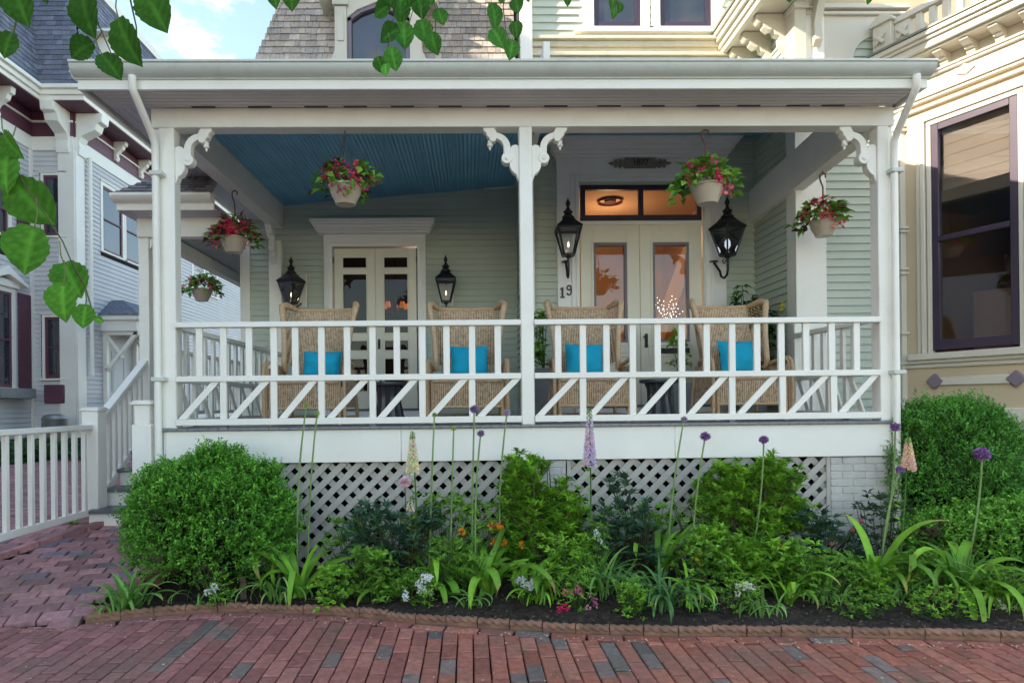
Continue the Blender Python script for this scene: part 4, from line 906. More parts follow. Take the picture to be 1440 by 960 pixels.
a, b = WX(-16, 400, XB).y-YC, WX(17, 400, XB).y-YC; zt = WX(15, 412, XB).z
mb = MB(FN); mb.prism([(a-.3,zt+.16),(a-.3,zt+.24),((a+b)/2,zt+.62),(b+.3,zt+.24),(b+.3,zt+.16),((a+b)/2,zt+.40)], -.22, -.02); mb.box(a-.15, b+.15, -.1, -.02, zt+.12, zt+.3); mb.build('window_hood', 'white', N_, bevel=.01)
mb = MB(FN); mb.box(a-.1, b+.35, -.34, -.06, WX(12,560,XB).z, WX(12,546,XB).z); mb.build('window_box', 'planter', N_, bevel=.01)
# frieze, cornice and brackets
zF0, zF1 = 8.30, 8.66
def band(F, a, b, a2=None):
    m = MB(F); m.box(a, b, -.05, .1, zF0, zF1); m.build('frieze_board', 'white', N_, bevel=.01)
    m = MB(F); m.box(a, b, -.03, .1, zF1, 9.30); m.build('frieze', 'maroon', N_)
    m = MB(F); m.box(a, b, -.07, -.031, 9.02, 9.07); m.build('moulding', 'white', N_)
band(FA, .0, 16); band(FF, XB, XA); band(FN, -17, 0)
for nm, m_, z0, z1, o in (('soffit','maroon',9.30,9.33,.62),('cornice','white',9.33,9.45,.64),('cornice','white',9.45,9.58,.70),('cornice','white',9.58,9.68,.78)):
    m = MB(); m.box(-13, XA+o, YC-o, YC+16, z0, z1); m.box(-13, XB+o, YC-28, YC-o-.001, z0, z1); m.build(nm, m_, N_, bevel=.01)
def nbr(F, x, z=9.3, s=1.0, wd=.16):
    m = MB(F); m.prism([(-.02,z-.75*s),(-.10,z-.75*s),(-.14,z-.62*s),(-.10,z-.52*s),(-.16,z-.42*s),(-.28*s,z-.34*s),(-.36*s,z-.30*s),(-.40*s,z-.18*s),(-.48*s,z-.16*s),(-.50*s,z),(-.02,z)], x-wd/2, x+wd/2, axis='x'); m.build('bracket', 'white', N_, bevel=.012)
nbr(FF, -10.55, s=1.45, wd=.34); nbr(FA, .2, s=1.45, wd=.34)
for x in (1.9, 3.3, 4.8, 6.5, 8.3, 10.2): nbr(FA, x, s=.75)
for x in (-1.35, -2.9, -4.6): nbr(FN, x)
# slate mansard
def slatewall(F, a, b, wt, name='slate_mansard'):
    m = MB(F); shingles(m, a, b, 9.68, 13.4, .145, .24, .22, SLATE, wtop=wt); m.build(name, 'shingle', N_, smooth=0)
slatewall(frame((XA+.55, YC-.1, 0), 90), -.3, 16, (.5, 16)); slatewall(frame((0, YC-.45, 0), 0), XB+.45, XA+.5, (XB-.3, XA-.3)); slatewall(frame((XB+.5, YC-.4, 0), 90), -10, 0, (-10, .8))
m = MB(); m.box(-16, XA-.45, YC+.75, YC+16, 9.6, 13.3); m.box(-16, XB-.5, YC-27.8, YC+2, 9.6, 13.3); m.box(-16, XB-.02, YC-27.8, YC+1, .3, 9.6); m.box(-16, XA-.02, YC+.3, YC+15.8, .3, 9.6); m.build('house_core', 'dark', N_)  # core runs on unseen past the wing wall to keep sun off the foreground
m = MB(); m.box(-16, XA-.2, YC+.4, YC+16, 13.4, 13.65); m.box(-16, XB-.2, YC-28, YC+.4, 13.4, 13.65); m.build('upper_cornice', 'white', N_)
# dormers of the mansard
for F, x in ((FA, 1.5), (FN, -2.6)):
    o = .48 if F is FA else .45
    m = MB(F); m.box(x-.62, x-.44, -o, .6, 9.75, 11.8); m.box(x+.44, x+.62, -o, .6, 9.75, 11.8); m.box(x-.44, x+.44, -o+.02, .6, 9.7, 9.95); m.box(x-.439, x+.439, -o+.02, .6, 11.5, 11.8)
    m.prism([(x-.9,11.8),(x,12.4),(x+.9,11.8)], -o-.2, .9)
    for s in (-1, 1): m.prism([(x+s*.62,9.75),(x+s*.95,9.78),(x+s*.9,9.9),(x+s*.74,9.95),(x+s*.8,10.1),(x+s*.68,10.3),(x+s*.7,10.8),(x+s*.62,11.3)], -o-.0, -o+.05)
    dd = m.build('dormer', 'white', N_, bevel=.01)
    m = MB(F); m.box(x-.44, x+.44, -o+.08, -o+.1, 9.95, 11.5); m.build('dormer_pane', 'paneglass', dd)
# entry hood with door
a, b = WX(146, 500, XA).y-YC, WX(192, 500, XA).y-YC
ze = WX(150, 450, XA).z
yd0, yd1 = WX(150, 500, XA).y-YC, WX(176, 500, XA).y-YC
HD = MB(FA); o = 1.0
zb0, zt0 = ze-.35, ze-.05
h0, h1 = yd0-.25, yd1+.55
HD.box(h0-.05, h1+.05, -o, 0, zb0, zt0); HD.box(h0-.15, h1+.15, -o-.1, 0, zt0, zt0+.14)
hd = HD.build('entry_hood', 'white', N_, bevel=.01)
m = MB(FA); q = .5; m.add([(h0-.2,-o-.15,zt0+.14),(h1+.2,-o-.15,zt0+.14),(h1+.2,0,zt0+.14),(h0-.2,0,zt0+.14),(h0+.5,-.35,zt0+.65),(h1-.5,-.35,zt0+.65),(h1-.5,0,zt0+.65),(h0+.5,0,zt0+.65)], [(0,1,5,4),(1,2,6,5),(3,0,4,7),(4,5,6,7),(2,3,7,6)]); m.build('hood_roof', mat('slate hood', (.15,.17,.23), .8, .35, 14, .6, 30), hd)
for x in (h0+.04, h1-.14):
    m = MB(FA); m.box(x, x+.12, -.12, 0, zb0-2.1, zb0); m.beam((x+.06, -.1, zb0-1.1), (x+.06, -o+.05, zb0-.02), .10, .12, up=(1,0,0)); m.beam((x+.06, -.1, zb0-.1), (x+.06, -.55, zb0-.75), .07, .07, up=(1,0,0)); m.box(x+.0, x+.12, -o, -.1, zb0-.1, zb0-.001)
    m.build('hood_bracket', 'white', hd, bevel=.005)
m = MB(FA); m.box(yd0, yd1, -.05, .0, 1.0, zb0-.25); panel(m, yd0+.15, yd1-.15, 2.0, zb0-.5, -.05, .02, .05); panel(m, yd0+.15, yd1-.15, 1.15, 1.85, -.05, .02, .05); m.build('door', 'lilac', N_, bevel=.006)
m = MB(FA); m.box(h0, h1, -1.2, 0, .4, 1.0); m.box(h0, h1+1.2, -1.0, -.93, 1.9, 1.96); [m.box(h0+.2*k, h0+.2*k+.05, -.99, -.94, 1.0, 1.9) for k in range(14)]; m.build('entry_step', 'white', N_)
# downpipe
m = MB(FA); m.tube([(.5,-.12,2.4),(.5,-.12,8.3)], .05); m.build('downpipe', 'white', N_)
# far house beyond, seen under the side porch
m = MB(); m.box(-9.5, -6.2, 30, 36, .3, 7.5); far = m.build('far_house', 'white', None); tag(far, 'distant white house glimpsed beyond the side porch', 'house')
m = MB()
for z in (2.0, 5.0):
    for x in (-9.0, -7.7): m.box(x, x+.7, 29.93, 29.99, z, z+1.5)
m.build('window', 'paneglass', far)
# bin and fence-side planting
t = empty('bin', W(77, 600, YC-.9), 'dented galvanised bin against the lilac wall below the plum meter box', 'bin'); bz = W(77, 583, YC-.9).z
m = MB(); m.lathe([(.25,0),(.28,.02),(.28,.7),(.29,.72),(.24,.80),(.10,.84)], (t.location.x, t.location.y, bz-.82), 18); m.build('body', 'bin', t)
# ================================================================== CHAIRS
def make_chair():
    r = empty('wicker_chair')
    # back panel: slightly curved sheet leaning back (thickness 2 cm)
    mb = MB(); nx, nz = 10, 12; fr = []; 
    def bk(u, v, t): # u -1..1, v 0..1
        w = .27+.05*v; return (u*w, .22+.20*v-.03*(1-u*u)*0+.02*u*u+t, .40+.83*v-.012*(1-u*u)*v)
    for t in (0, .022):
        for j in range(nz+1):
            for i in range(nx+1): fr.append(bk(-1+2*i/nx, j/nz, t))
    q = (nx+1)*(nz+1); F = []
    for j in range(nz):
        for i in range(nx):
            a = j*(nx+1)+i; F.append((a, a+1, a+nx+2, a+nx+1)); F.append((a+q, a+q+nx+1, a+q+nx+2, a+q+1))
    mb.add(fr, F); local(mb, 'backrest', 'wicker', r, smooth=60)
    mb = MB(); mb.tube([bk(-1+2*i/8, 1, .01) for i in range(9)], .022, 8); local(mb, 'back_rail', 'cane', r)
    for s in (-1, 1):
        # wing: from back side edge to its rolled front edge
        def inner(v): p = bk(s, v, .01); return Vector(p)
        def outer(v): return Vector((s*(.335+.085*v**1.2), .02+.20*v, .40+.87*v)) if v > .3 else Vector((s*(.335+.02+.0*v), .02+.06, .40+.87*v))
        def outer(v):
            k = clamp((v-.25)/.75); return Vector((s*(.33+.08*k-.015*math.sin(k*3.1)), .03+.17*k, .62+.62*k))
        def inner2(v): return Vector(bk(s, .25+.75*v, .01))
        n = 10; vs = []; F = []
        mb = MB()
        for j in range(n+1):
            v = j/n; a = inner2(v); b = outer(.25+.75*v)
            for i in range(5): p = a.lerp(b, i/4)+Vector((s*.02*math.sin(math.pi*i/4), 0, 0)); vs.append(p)
        F = [(j*5+i, j*5+i+1, (j+1)*5+i+1, (j+1)*5+i) for j in range(n) for i in range(4)]
        # open cane lattice: keep the woven outer strip, lattice between
        for j in range(n):
            for i in range(4):
                a, b, c, d = vs[j*5+i], vs[j*5+i+1], vs[(j+1)*5+i+1], vs[(j+1)*5+i]
                if j > n*.55:
                    for k in (0, .5):
                        mb.tube([a.lerp(d, k), b.lerp(c, min(1, k+.5)) if k == 0 else c], .0042, 4, cap=False); mb.tube([d.lerp(a, k), c.lerp(b, k+.5) if k == 0 else b], .0042, 4, cap=False)
                else: mb.quad(a, b, c, d)
        w = local(mb, 'wing', 'wicker', r, smooth=60)
        mb = MB(); pts = [outer(.25+.75*k/10) for k in range(11)]; top = inner2(1)
        pts += [pts[-1].lerp(top, .3)+Vector((0,0,.025)), pts[-1].lerp(top, .65)+Vector((0,0,.012)), top]
        pts = [Vector((s*.34, .10, .55)), ]+pts
        mb.tube(pts, [.022]+[.030]*9+[.034]*2+[.036, .03, .026][:3], 9) if len(pts) == 15 else mb.tube(pts, .03, 9)
        local(mb, 'wing_roll', 'cane', r, smooth=60)
        # arms: double hoops
        for o in (0, .038):
            x = s*(.395+o*.3)
            mb = MB(); y = -.30-o*.9
            pts = [(x-s*.05,.16,.55),(x,.02,.60),(x,-.14,.625),(x,y+.07,.62),(x,y+.015,.585),(x,y,.53),(x,y,.3),(x,y,.03)]
            mb.tube(pts, .0185, 8); local(mb, 'arm', 'cane', r, smooth=60)
        mb = MB(); mb.box(s*.378-.006, s*.378+.006, -.28, .2, .17, .56); local(mb, 'side_panel', 'wicker', r)
        mb = MB(); mb.tube([(s*.34,.30,.50),(s*.36,.33,.25),(s*.37,.38,.0)], .02, 8); local(mb, 'leg', 'cane', r)
        mb = MB(); mb.tube([(s*.35,-.31,.42),(s*.35,-.31,.0)], .018, 8); local(mb, 'leg', 'cane', r)
        mb = MB(); mb.tube([(s*.36,-.30,.07),(s*.37,.36,.07)], .014, 6); mb.tube([(s*.36,-.28,.08),(s*.36,.1,.38)], .016, 6); local(mb, 'stretcher', 'cane', r)
    mb = MB(); mb.box(-.35, .35, -.30, .24, .385, .435); local(mb, 'seat', 'wicker', r, bevel=.015)
    mb = MB()
    n = 12; vs = []; zz = [.40, .32, .24, .17]
    for z in zz:
        for i in range(n+1): u = -1+2*i/n; vs.append((u*.345, -.315-.012*(1-u*u)-.02*math.sin((z-.17)*12), z))
    mb.add(vs, [(j*(n+1)+i, j*(n+1)+i+1, (j+1)*(n+1)+i+1, (j+1)*(n+1)+i) for j in range(3) for i in range(n)])
    local(mb, 'skirt', 'wicker', r, smooth=60)
    mb = MB(); mb.tube([(-.345,-.325,.415),(.345,-.325,.415)], .02, 8); local(mb, 'front_rail', 'cane', r, smooth=60)
    for nm, q in (('skirt_rail', ((-.345,-.32,.165),(.345,-.32,.165))), ('stretcher', ((-.35,-.32,.055),(.35,-.32,.055))), ('stretcher', ((-.36,.37,.07),(.36,.37,.07)))): mb = MB(); mb.tube(list(q), .014, 8); local(mb, nm, 'cane', r, smooth=60)
    return r
c0 = make_chair()
spots = [(-1.58, .78, 0, 'honey wicker wing chair leftmost on the porch, beside the screen doors and left lantern'),
         (-.02, .78, 0, 'honey wicker wing chair just left of the middle porch post'),
         (1.22, .78, 0, 'honey wicker wing chair just right of the middle porch post, below number 19'),
         (2.77, .78, 0, 'honey wicker wing chair rightmost on the porch, in front of the leafy green planter')]
GP = 'wicker chairs in a row on the porch'
for i, (x, y, a, lb) in enumerate(spots):
    o = c0 if i == 0 else copy_tree(c0)
    o.location = (x, y, D); o.rotation_euler = (0, 0, rad(R.uniform(-2, 2)+[-4, 0, 1, 3][i])); o.scale = (.97, 1, 1); tag(o, lb, 'chair', GP)
def pillow(x, y, z, rz, lb, w=.40, h=.37):
    mb = MB(); n = 14; top = []; bot = []
    for j in range(n+1):
        for i in range(n+1):
            u, v = -1+2*i/n, -1+2*j/n
            pin = 1-.10*((1-abs(u))**.8*abs(v)**2+(1-abs(v))**.8*abs(u)**2)*0-.07*((1-u*u)*v*v); pin2 = 1-.07*((1-v*v)*u*u)
            t = .075*((1-u**4)*(1-v**4))**.6+.022*noise.noise((u*2.2+x*3, v*2.2, 0))+.006*noise.noise((u*7+x*3, v*7, 0))
            top.append((u*w/2*pin2, -t, v*h/2*pin)); bot.append((u*w/2*pin2, t*.8, v*h/2*pin))
    F = []; m = n+1; q = m*m
    for j in range(n):
        for i in range(n): a = j*m+i; F.append((a, a+1, a+m+1, a+m)); F.append((a+q, a+q+m, a+q+m+1, a+q+1))
    mb.add(top+bot, F); o = mb.build('cushion', 'teal', None, smooth=180); o.location = (x, y, z); o.rotation_euler = (rad(-16), rad(R.uniform(-3, 3)), rz)
    return tag(o, lb, 'cushion', 'turquoise cushions on the wicker chairs')
pillow(-1.52, .87, D+.605, .0, 'turquoise cushion on the leftmost wicker chair', h=.31)
pillow(.0, .87, D+.62, .0, 'turquoise cushion on the wicker chair just left of the middle post')
pillow(1.20, .87, D+.63, 0, 'turquoise cushion on the wicker chair just right of the middle post')
pillow(2.80, .87, D+.64, .12, 'turquoise cushion on the rightmost wicker chair', h=.39)
# ================================================================== garden stools between the chairs
def stool():
    r = empty('side_table')
    mb = MB(); mb.lathe([(.165,0),(.17,.02),(.15,.10),(.125,.22),(.13,.33),(.15,.385)], (0,0,0), 48, flute=.14, nf=12); local(mb, 'body', 'stool', r, smooth=50)
    mb = MB(); mb.lathe([(.15,.385),(.20,.395),(.205,.41),(.20,.43),(.05,.432),(.0,.432)], (0,0,0), 36); local(mb, 'tabletop', 'stool', r, smooth=50); return r
s0 = stool()
for i, (x, lb) in enumerate(((-.84, 'charcoal fluted side table between the two left wicker chairs'), (2.00, 'charcoal fluted side table between the two right wicker chairs'))):
    o = s0 if i == 0 else copy_tree(s0); o.location = (x, .95, D); tag(o, lb, 'side table', 'charcoal side tables between the chairs')
mb = MB(); mb.lathe([(.03,0),(.035,.005),(.04,.05),(.042,.055),(.036,.052),(.03,.01)], (-.90, .93, D+.433), 16); tag(mb.build('tealight_glass', 'glass', None, smooth=50), 'small clear glass on the left side table', 'glass')
# ================================================================== lanterns
def lantern(x, y, z, s, lb, ang=0, plate=True, hook=False, cool=False, platedx=.0):
    # hexagonal-ish square lantern: origin = wall plate centre; lantern hangs in front
    r = empty('wall_lantern', (x, y, z), lb, 'wall lantern', 'black coach lanterns on the house wall', rz=rad(ang))
    if plate:
        mb = MB(); mb.box(-.085*s/.8, .085*s/.8, -.02, .0, -.22*s/.8, .17*s/.8); local(mb, 'wall_plate', 'white', r, bevel=.006)
    yo = -.24*s
    H0, H1 = -.24*s, .07*s; wb, wt = .062*s, .135*s; rot = rad(0)
    fr = MB()
    def c(w, z): return [Vector((sx*w, yo+sy*w, z)) for sx, sy in ((-1,-1),(1,-1),(1,1),(-1,1))]
    b_, t_ = c(wb, H0), c(wt, H1)
    for i in range(4):
        fr.beam(b_[i], t_[i], .020*s, .020*s); fr.beam(b_[i], b_[(i+1)%4], .02*s, .025*s); fr.beam(t_[i], t_[(i+1)%4], .026*s, .03*s)
    fr.lathe([(.01*s,H0-.045*s),(.03*s,H0-.035*s),(.035*s,H0-.02*s),(.08*s,H0-.012*s),(.08*s,H0)], (0, yo, 0), 16)
    local(fr, 'cage', 'black', r, bevel=.002)
    rf = MB(); k = [(.175*s,H1+.012*s),(.172*s,H1+.03*s)]
    n = 4; vs = []
    prof = [(.152,.075),(.150,.095),(.085,.16),(.06,.20)]
    for w, zz in prof: vs += c(w*s, zz*s)
    rf.add(vs, [(a*4+i, a*4+(i+1)%4, a*4+4+(i+1)%4, a*4+4+i) for a in range(3) for i in range(4)]+[(3,2,1,0),(12,13,14,15)])
    rf.lathe([(.06,.195),(.075,.205),(.075,.22),(.055,.235),(.042,.26),(.055,.275),(.058,.285),(.04,.30),(.026,.32),(.016,.335),(.014,.345),(.024,.36),(.030,.38),(.026,.40),(.012,.425),(.006,.445),(.0,.46)], (0, yo, 0), 16)
    R_ = rf; R_.v = [(p[0], p[1], p[2]) for p in R_.v]
    # lathe profile above is in unit scale: rescale its vertices
    for i in range(16, len(R_.v)): p = R_.v[i]; R_.v[i] = (p[0]*s, yo+(p[1]-yo)*s, p[2]*s)
    local(rf, 'lantern_roof', 'black', r, smooth=40)
    g = MB()
    for i in range(4): g.quad(b_[i]*.98+Vector((0,yo*.02,0)), b_[(i+1)%4]*.98+Vector((0,yo*.02,0)), t_[(i+1)%4]*.98+Vector((0,yo*.02,0)), t_[i]*.98+Vector((0,yo*.02,0)))
    local(g, 'lantern_glass', 'lampglass', r, smooth=0)
    f = MB(); f.lathe([(.012*s,H0+.0),(.012*s,H0+.09*s)], (0, yo, 0), 10); local(f, 'candle', 'white', r)
    f = MB(); f.lathe([(.004*s,0),(.013*s,.02*s),(.010*s,.05*s),(.0,.075*s)], (0, yo, H0+.092*s), 10) if not cool else f.lathe([(.012*s,0),(.035*s,.04*s),(.032*s,.09*s),(.0,.14*s)], (0, yo, H0+.07*s), 12)
    local(f, 'bulb', 'bulbcool' if cool else 'flame', r, smooth=60)
    a = MB()
    if hook:
        z0 = H0-.03*s; a.tube([(0,yo,z0),(.0,yo,z0-.14*s),(0,yo+.015*s,z0-.20*s),(0,yo+.06*s,z0-.23*s),(0,yo+.11*s,z0-.20*s),(0,yo+.125*s,z0-.14*s),(0,-.01,z0+.0)], .014*s, 8)
        a.tube([(0,yo+.02,z0-.02),(0,yo+.06,z0-.06),(0,yo+.09,z0-.03),(0,yo+.07,z0)], .007*s, 6); a.lathe([(.05*s,-.008),(.05*s,.008)], (0,-.012,z0), 12)
    else:
        a.tube([(0,yo,-.265*s),(0,yo+.09*s,-.30*s),(0,-.03,-.22*s),(0,-.0,-.20*s)], .012*s, 8)
        a.tube([(0,yo,.26*s),(0,yo+.10*s,.20*s),(0,-.01,.05*s)], .010*s, 8)
    local(a, 'arm', 'black', r, smooth=50)
    return r
lamp_spots = []
p = W(418, 403, 3.25); lantern(p.x, 3.49, p.z, .95, 'small black coach lantern on the sage wall left of the screen doors', ang=-24)
p = W(627, 401, 3.25); lantern(p.x, 3.49, p.z, .95, 'small black coach lantern on the sage wall right of the screen doors')
p = W(799, 331, 2.2); lantern(p.x+.0, 2.44, p.z, 1.03, 'large black coach lantern with curled hook above house number 19', plate=False, hook=True)
p = W(1004, 336, 2.4); lantern(p.x, 2.44, p.z, 1.06, 'large black coach lantern with bluish bulb at the right of the front doors', ang=22, plate=False, hook=True, cool=True)
# ================================================================== ceiling lights seen through the doors
h = empty('pendant_light', (1.75, 3.9, 4.62), 'dark pendant lamp seen through the transom window', 'pendant lamp'); p = W(858, 285, 3.9)
mb = MB(); mb.lathe([(.09,0),(.09,.03)], (p.x, 3.9, 4.58), 16); mb.tube([(p.x,3.9,4.58),(p.x,3.9,p.z+.2)], .012, 8); mb.build('stem', 'copperbrown', h)
mb = MB(); mb.lathe([(.12,.14),(.13,.13),(.19,0),(.185,.0),(.11,.13)], (p.x, 3.9, p.z-.0), 24); mb.build('lamp_shade', 'copperbrown', h, smooth=40)
mb = MB(); mb.lathe([(.0,0),(.03,.02),(.03,.06),(0,.08)], (p.x, 3.9, p.z+.02), 10); mb.build('bulb', 'flame', h)
# square glazed ceiling lantern in the left leaf
h = empty('chandelier', (-1.05, 5.0, 4.3), 'small chandelier with lit orange shades seen through the right screen door', 'chandelier'); p = W(556, 432, 5.0)
mb = MB(); mb.tube([(p.x,5,4.35),(p.x,5,p.z-.1)], .012, 8); mb.lathe([(.0,-.12),(.04,-.1),(.05,-.04),(.02,.06)], (p.x, 5, p.z), 12)
for k in range(5):
    a = k*1.256+.4; q = Vector((math.cos(a), math.sin(a), 0)); c = Vector((p.x, 5, p.z-.06)); mb.tube([c, c+q*.08+Vector((0,0,-.06)), c+q*.17+Vector((0,0,-.05)), c+q*.2+Vector((0,0,.03))], .009, 6)
mb.build('frame', 'copperbrown', h)
for k in range(5):
    a = k*1.256+.4; q = Vector((math.cos(a), math.sin(a), 0)); c = Vector((p.x, 5, p.z-.02))+q*.2
    mb = MB(); mb.lathe([(.05,0),(.035,.09)], c, 14); mb.build('lamp_shade', 'shade_lit', h, smooth=50)
# branch of fairy lights in the hall
h = empty('lit_twigs', (2.45, 3.1, 1.5), 'twigs with tiny white lights inside the right front door', 'twig lights'); p = W(937, 430, 3.1)
mb = MB(); tips = []
for k in range(16):
    a = R.uniform(0, 6.28); e = R.uniform(.2, 1.2); L_ = R.uniform(.15, .38); q = [Vector((p.x, 3.1, p.z-.25))]
    for j in range(5): q.append(q[-1]+Vector((math.cos(a)*math.cos(e)*L_/5, math.sin(a)*math.cos(e)*.5*L_/5, math.sin(e)*L_/5+.02))); a += R.uniform(-.4, .4); tips.append(q[-1])
    mb.tube(q, .003, 4)
mb.build('twigs', 'bark', h)
mb = MB(); [mb.lathe([(.0,0),(.006,.005),(.0,.010)], t, 6) for t in tips]; mb.build('light_string', 'fairy', h)
mb = MB(); mb.lathe([(.09,0),(.10,.05),(.07,.5),(.09,.55)], (p.x, 3.1, 1.49), 16); mb.build('vase', 'orangeroom', h)
# security light over the left door
p = W(529, 312, 3.42); h = empty('wall_spotlight', p, 'tiny dark twin spotlight on top of the screen door cornice', 'spotlight')
mb = MB(); mb.lathe([(.03,0),(.03,.015)], (p.x, 3.42, p.z-.015), 12); mb.tube([(p.x-.02,3.42,p.z),(p.x-.03,3.38,p.z+.03)], .018, 8); mb.tube([(p.x+.02,3.42,p.z),(p.x+.03,3.38,p.z+.03)], .018, 8); mb.build('lamp_head', 'purple', h)
mb = MB(); [mb.lathe([(.0,0),(.012,.004),(0,.01)], (p.x+s*.03, 3.372, p.z+.026), 8) for s in (-1, 1)]; mb.build('lens', 'white', h)
# ================================================================== VEGETATION
def nrm(a): return a/np.maximum(np.linalg.norm(a, axis=1, keepdims=True), 1e-9)
def leafset(mb, P, Dr, L_, Wd, C, up=None, fold=.25, curl=.15):
    """diamond leaves with a fold along the midrib; P base, Dr direction"""
    n = len(P); Dr = nrm(Dr)
    up = NR.normal(size=(n, 3))*.5+np.array([0, -.2, 1.0]) if up is None else up
    side = nrm(np.cross(Dr, up)); nm = nrm(np.cross(side, Dr))
    L_ = np.broadcast_to(L_, n)[:, None]; Wd = np.broadcast_to(Wd, n)[:, None]
    mid = P+Dr*L_*.45
    V = np.stack([P, mid+side*Wd/2+nm*Wd*fold, P+Dr*L_-nm*L_*curl, mid-side*Wd/2+nm*Wd*fold, mid+nm*0], 1).reshape(-1, 3)
    base = np.arange(n)[:, None]*5
    F = np.concatenate([base+np.array([[0, 1, 4]]), base+np.array([[1, 2, 4]]), base+np.array([[4, 2, 3]]), base+np.array([[0, 4, 3]])], 0)
    mb.addnp(V, F, np.repeat(C, 5, axis=0))
def cols(n, pal, var=.25):
    pal = np.array(pal); c = pal[NR.integers(0, len(pal), n)]; return np.clip(c*NR.uniform(1-var, 1+var, (n, 1)), 0, 1)
BOX = [(0.073,0.212,0.023),(0.055,0.165,0.019),(0.104,0.278,0.032),(0.134,0.344,0.037)]
YEW = [(0.070,0.206,0.032),(0.052,0.155,0.029),(0.102,0.283,0.037),(0.083,0.232,0.029)]
def shrub(name, c, rx, ry, rz, nspr, leafL, leafW, pal, label, cat, per=9, lump=.16, fz=1.6, tipup=.5, group=None, core='stem', sprig=.07, seed=0, zmin=.0, bottom=.75):
    o = empty(name, (c[0], c[1], c[2]), label, cat, group); c = np.array(c)
    d = NR.normal(size=(nspr, 3)); d[:, 2] = np.where(d[:, 2] < -bottom, -d[:, 2], d[:, 2]); d = nrm(d)
    s = 1+lump*np.array([noise.noise(Vector(q)*fz+Vector((seed*7, 0, 0))) for q in d])+lump*.55*np.array([noise.noise(Vector(q)*fz*3.2+Vector((seed*3, 5, 0))) for q in d])
    depth = 1-.30*NR.random(nspr)**1.8
    ctr = c+np.array([0, 0, rz*1.0])
    depth = np.where(NR.random(nspr) < .05, NR.uniform(1.02, 1.10, nspr), depth)
    P = ctr+d*np.array([rx, ry, rz])*(s*depth)[:, None]
    P[:, 2] = np.maximum(P[:, 2], c[2]+.03)
    dd = nrm(d*.8+np.array([0, 0, tipup])+NR.normal(size=(nspr, 3))*.35)
    k = per; t = np.tile(np.arange(k)/k, nspr)[:, None]
    PB = np.repeat(P, k, 0); DB = np.repeat(dd, k, 0)
    Pl = PB+DB*t*sprig; rn = NR.normal(size=(len(Pl), 3)); rn -= DB*np.sum(rn*DB, 1, keepdims=True); rn = nrm(rn)
    Dl = DB*.75+rn
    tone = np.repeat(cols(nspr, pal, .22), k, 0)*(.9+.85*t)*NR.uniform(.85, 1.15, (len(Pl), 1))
    fl = MB(); leafset(fl, Pl, Dl, NR.uniform(.7, 1.2, len(Pl))*leafL, NR.uniform(.8, 1.15, len(Pl))*leafW, np.clip(tone, 0, 1)); 
    fl.build('foliage', 'leaf', o, smooth=0)
    st = MB(); n = 14
    for i in range(n):
        a = R.random()*6.28; q = NR.integers(0, nspr); tgt = P[q]*.8+ctr*.2; b = Vector((c[0]+.08*math.cos(a), c[1]+.05*math.sin(a), c[2]-.03)); m = b.lerp(Vector(tgt), .5)+Vector((0,0,.05))
        st.tube([b, m, Vector(tgt)], [.014, .010, .004], 6)
    st.build('stem', 'bark', o)
    # dark blob, inner shade put into its colour, stops the view through
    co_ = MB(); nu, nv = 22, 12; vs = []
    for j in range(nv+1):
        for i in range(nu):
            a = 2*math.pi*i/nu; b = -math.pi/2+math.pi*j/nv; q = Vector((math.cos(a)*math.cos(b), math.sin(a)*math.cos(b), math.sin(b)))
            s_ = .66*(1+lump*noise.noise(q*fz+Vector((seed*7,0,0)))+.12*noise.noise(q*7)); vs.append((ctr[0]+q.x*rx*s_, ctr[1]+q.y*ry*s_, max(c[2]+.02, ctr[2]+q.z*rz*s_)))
    co_.add(vs, [(j*nu+i, j*nu+(i+1)%nu, (j+1)*nu+(i+1)%nu, (j+1)*nu+i) for j in range(nv) for i in range(nu)], (.012,.022,.008)); co_.build('dark_core', 'leaf', o)
    return o
def at(px, Y, z=None):     # base point in the bed under pixel column px at depth Y
    p = W(px, 800, Y); return Vector((p.x, Y, zb(p.x, Y)))
def zat(px, py, Y): return W(px, py, Y).z
# clipped boxwood (left) and yew (right)
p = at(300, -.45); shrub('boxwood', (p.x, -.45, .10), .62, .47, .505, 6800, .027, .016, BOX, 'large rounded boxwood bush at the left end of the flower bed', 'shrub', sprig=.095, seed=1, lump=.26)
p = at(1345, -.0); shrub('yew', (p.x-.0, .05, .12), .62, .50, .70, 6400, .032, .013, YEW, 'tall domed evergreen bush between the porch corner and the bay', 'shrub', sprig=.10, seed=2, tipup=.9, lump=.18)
shrub('privet_hedge', (4.75, -.55, .05), 1.1, .45, .31, 4200, .030, .018, [(.12,.29,.035),(.09,.23,.03),(.17,.36,.05)], 'low light green hedge in front of the tall evergreen bush at right', 'hedge', sprig=.08, seed=3)
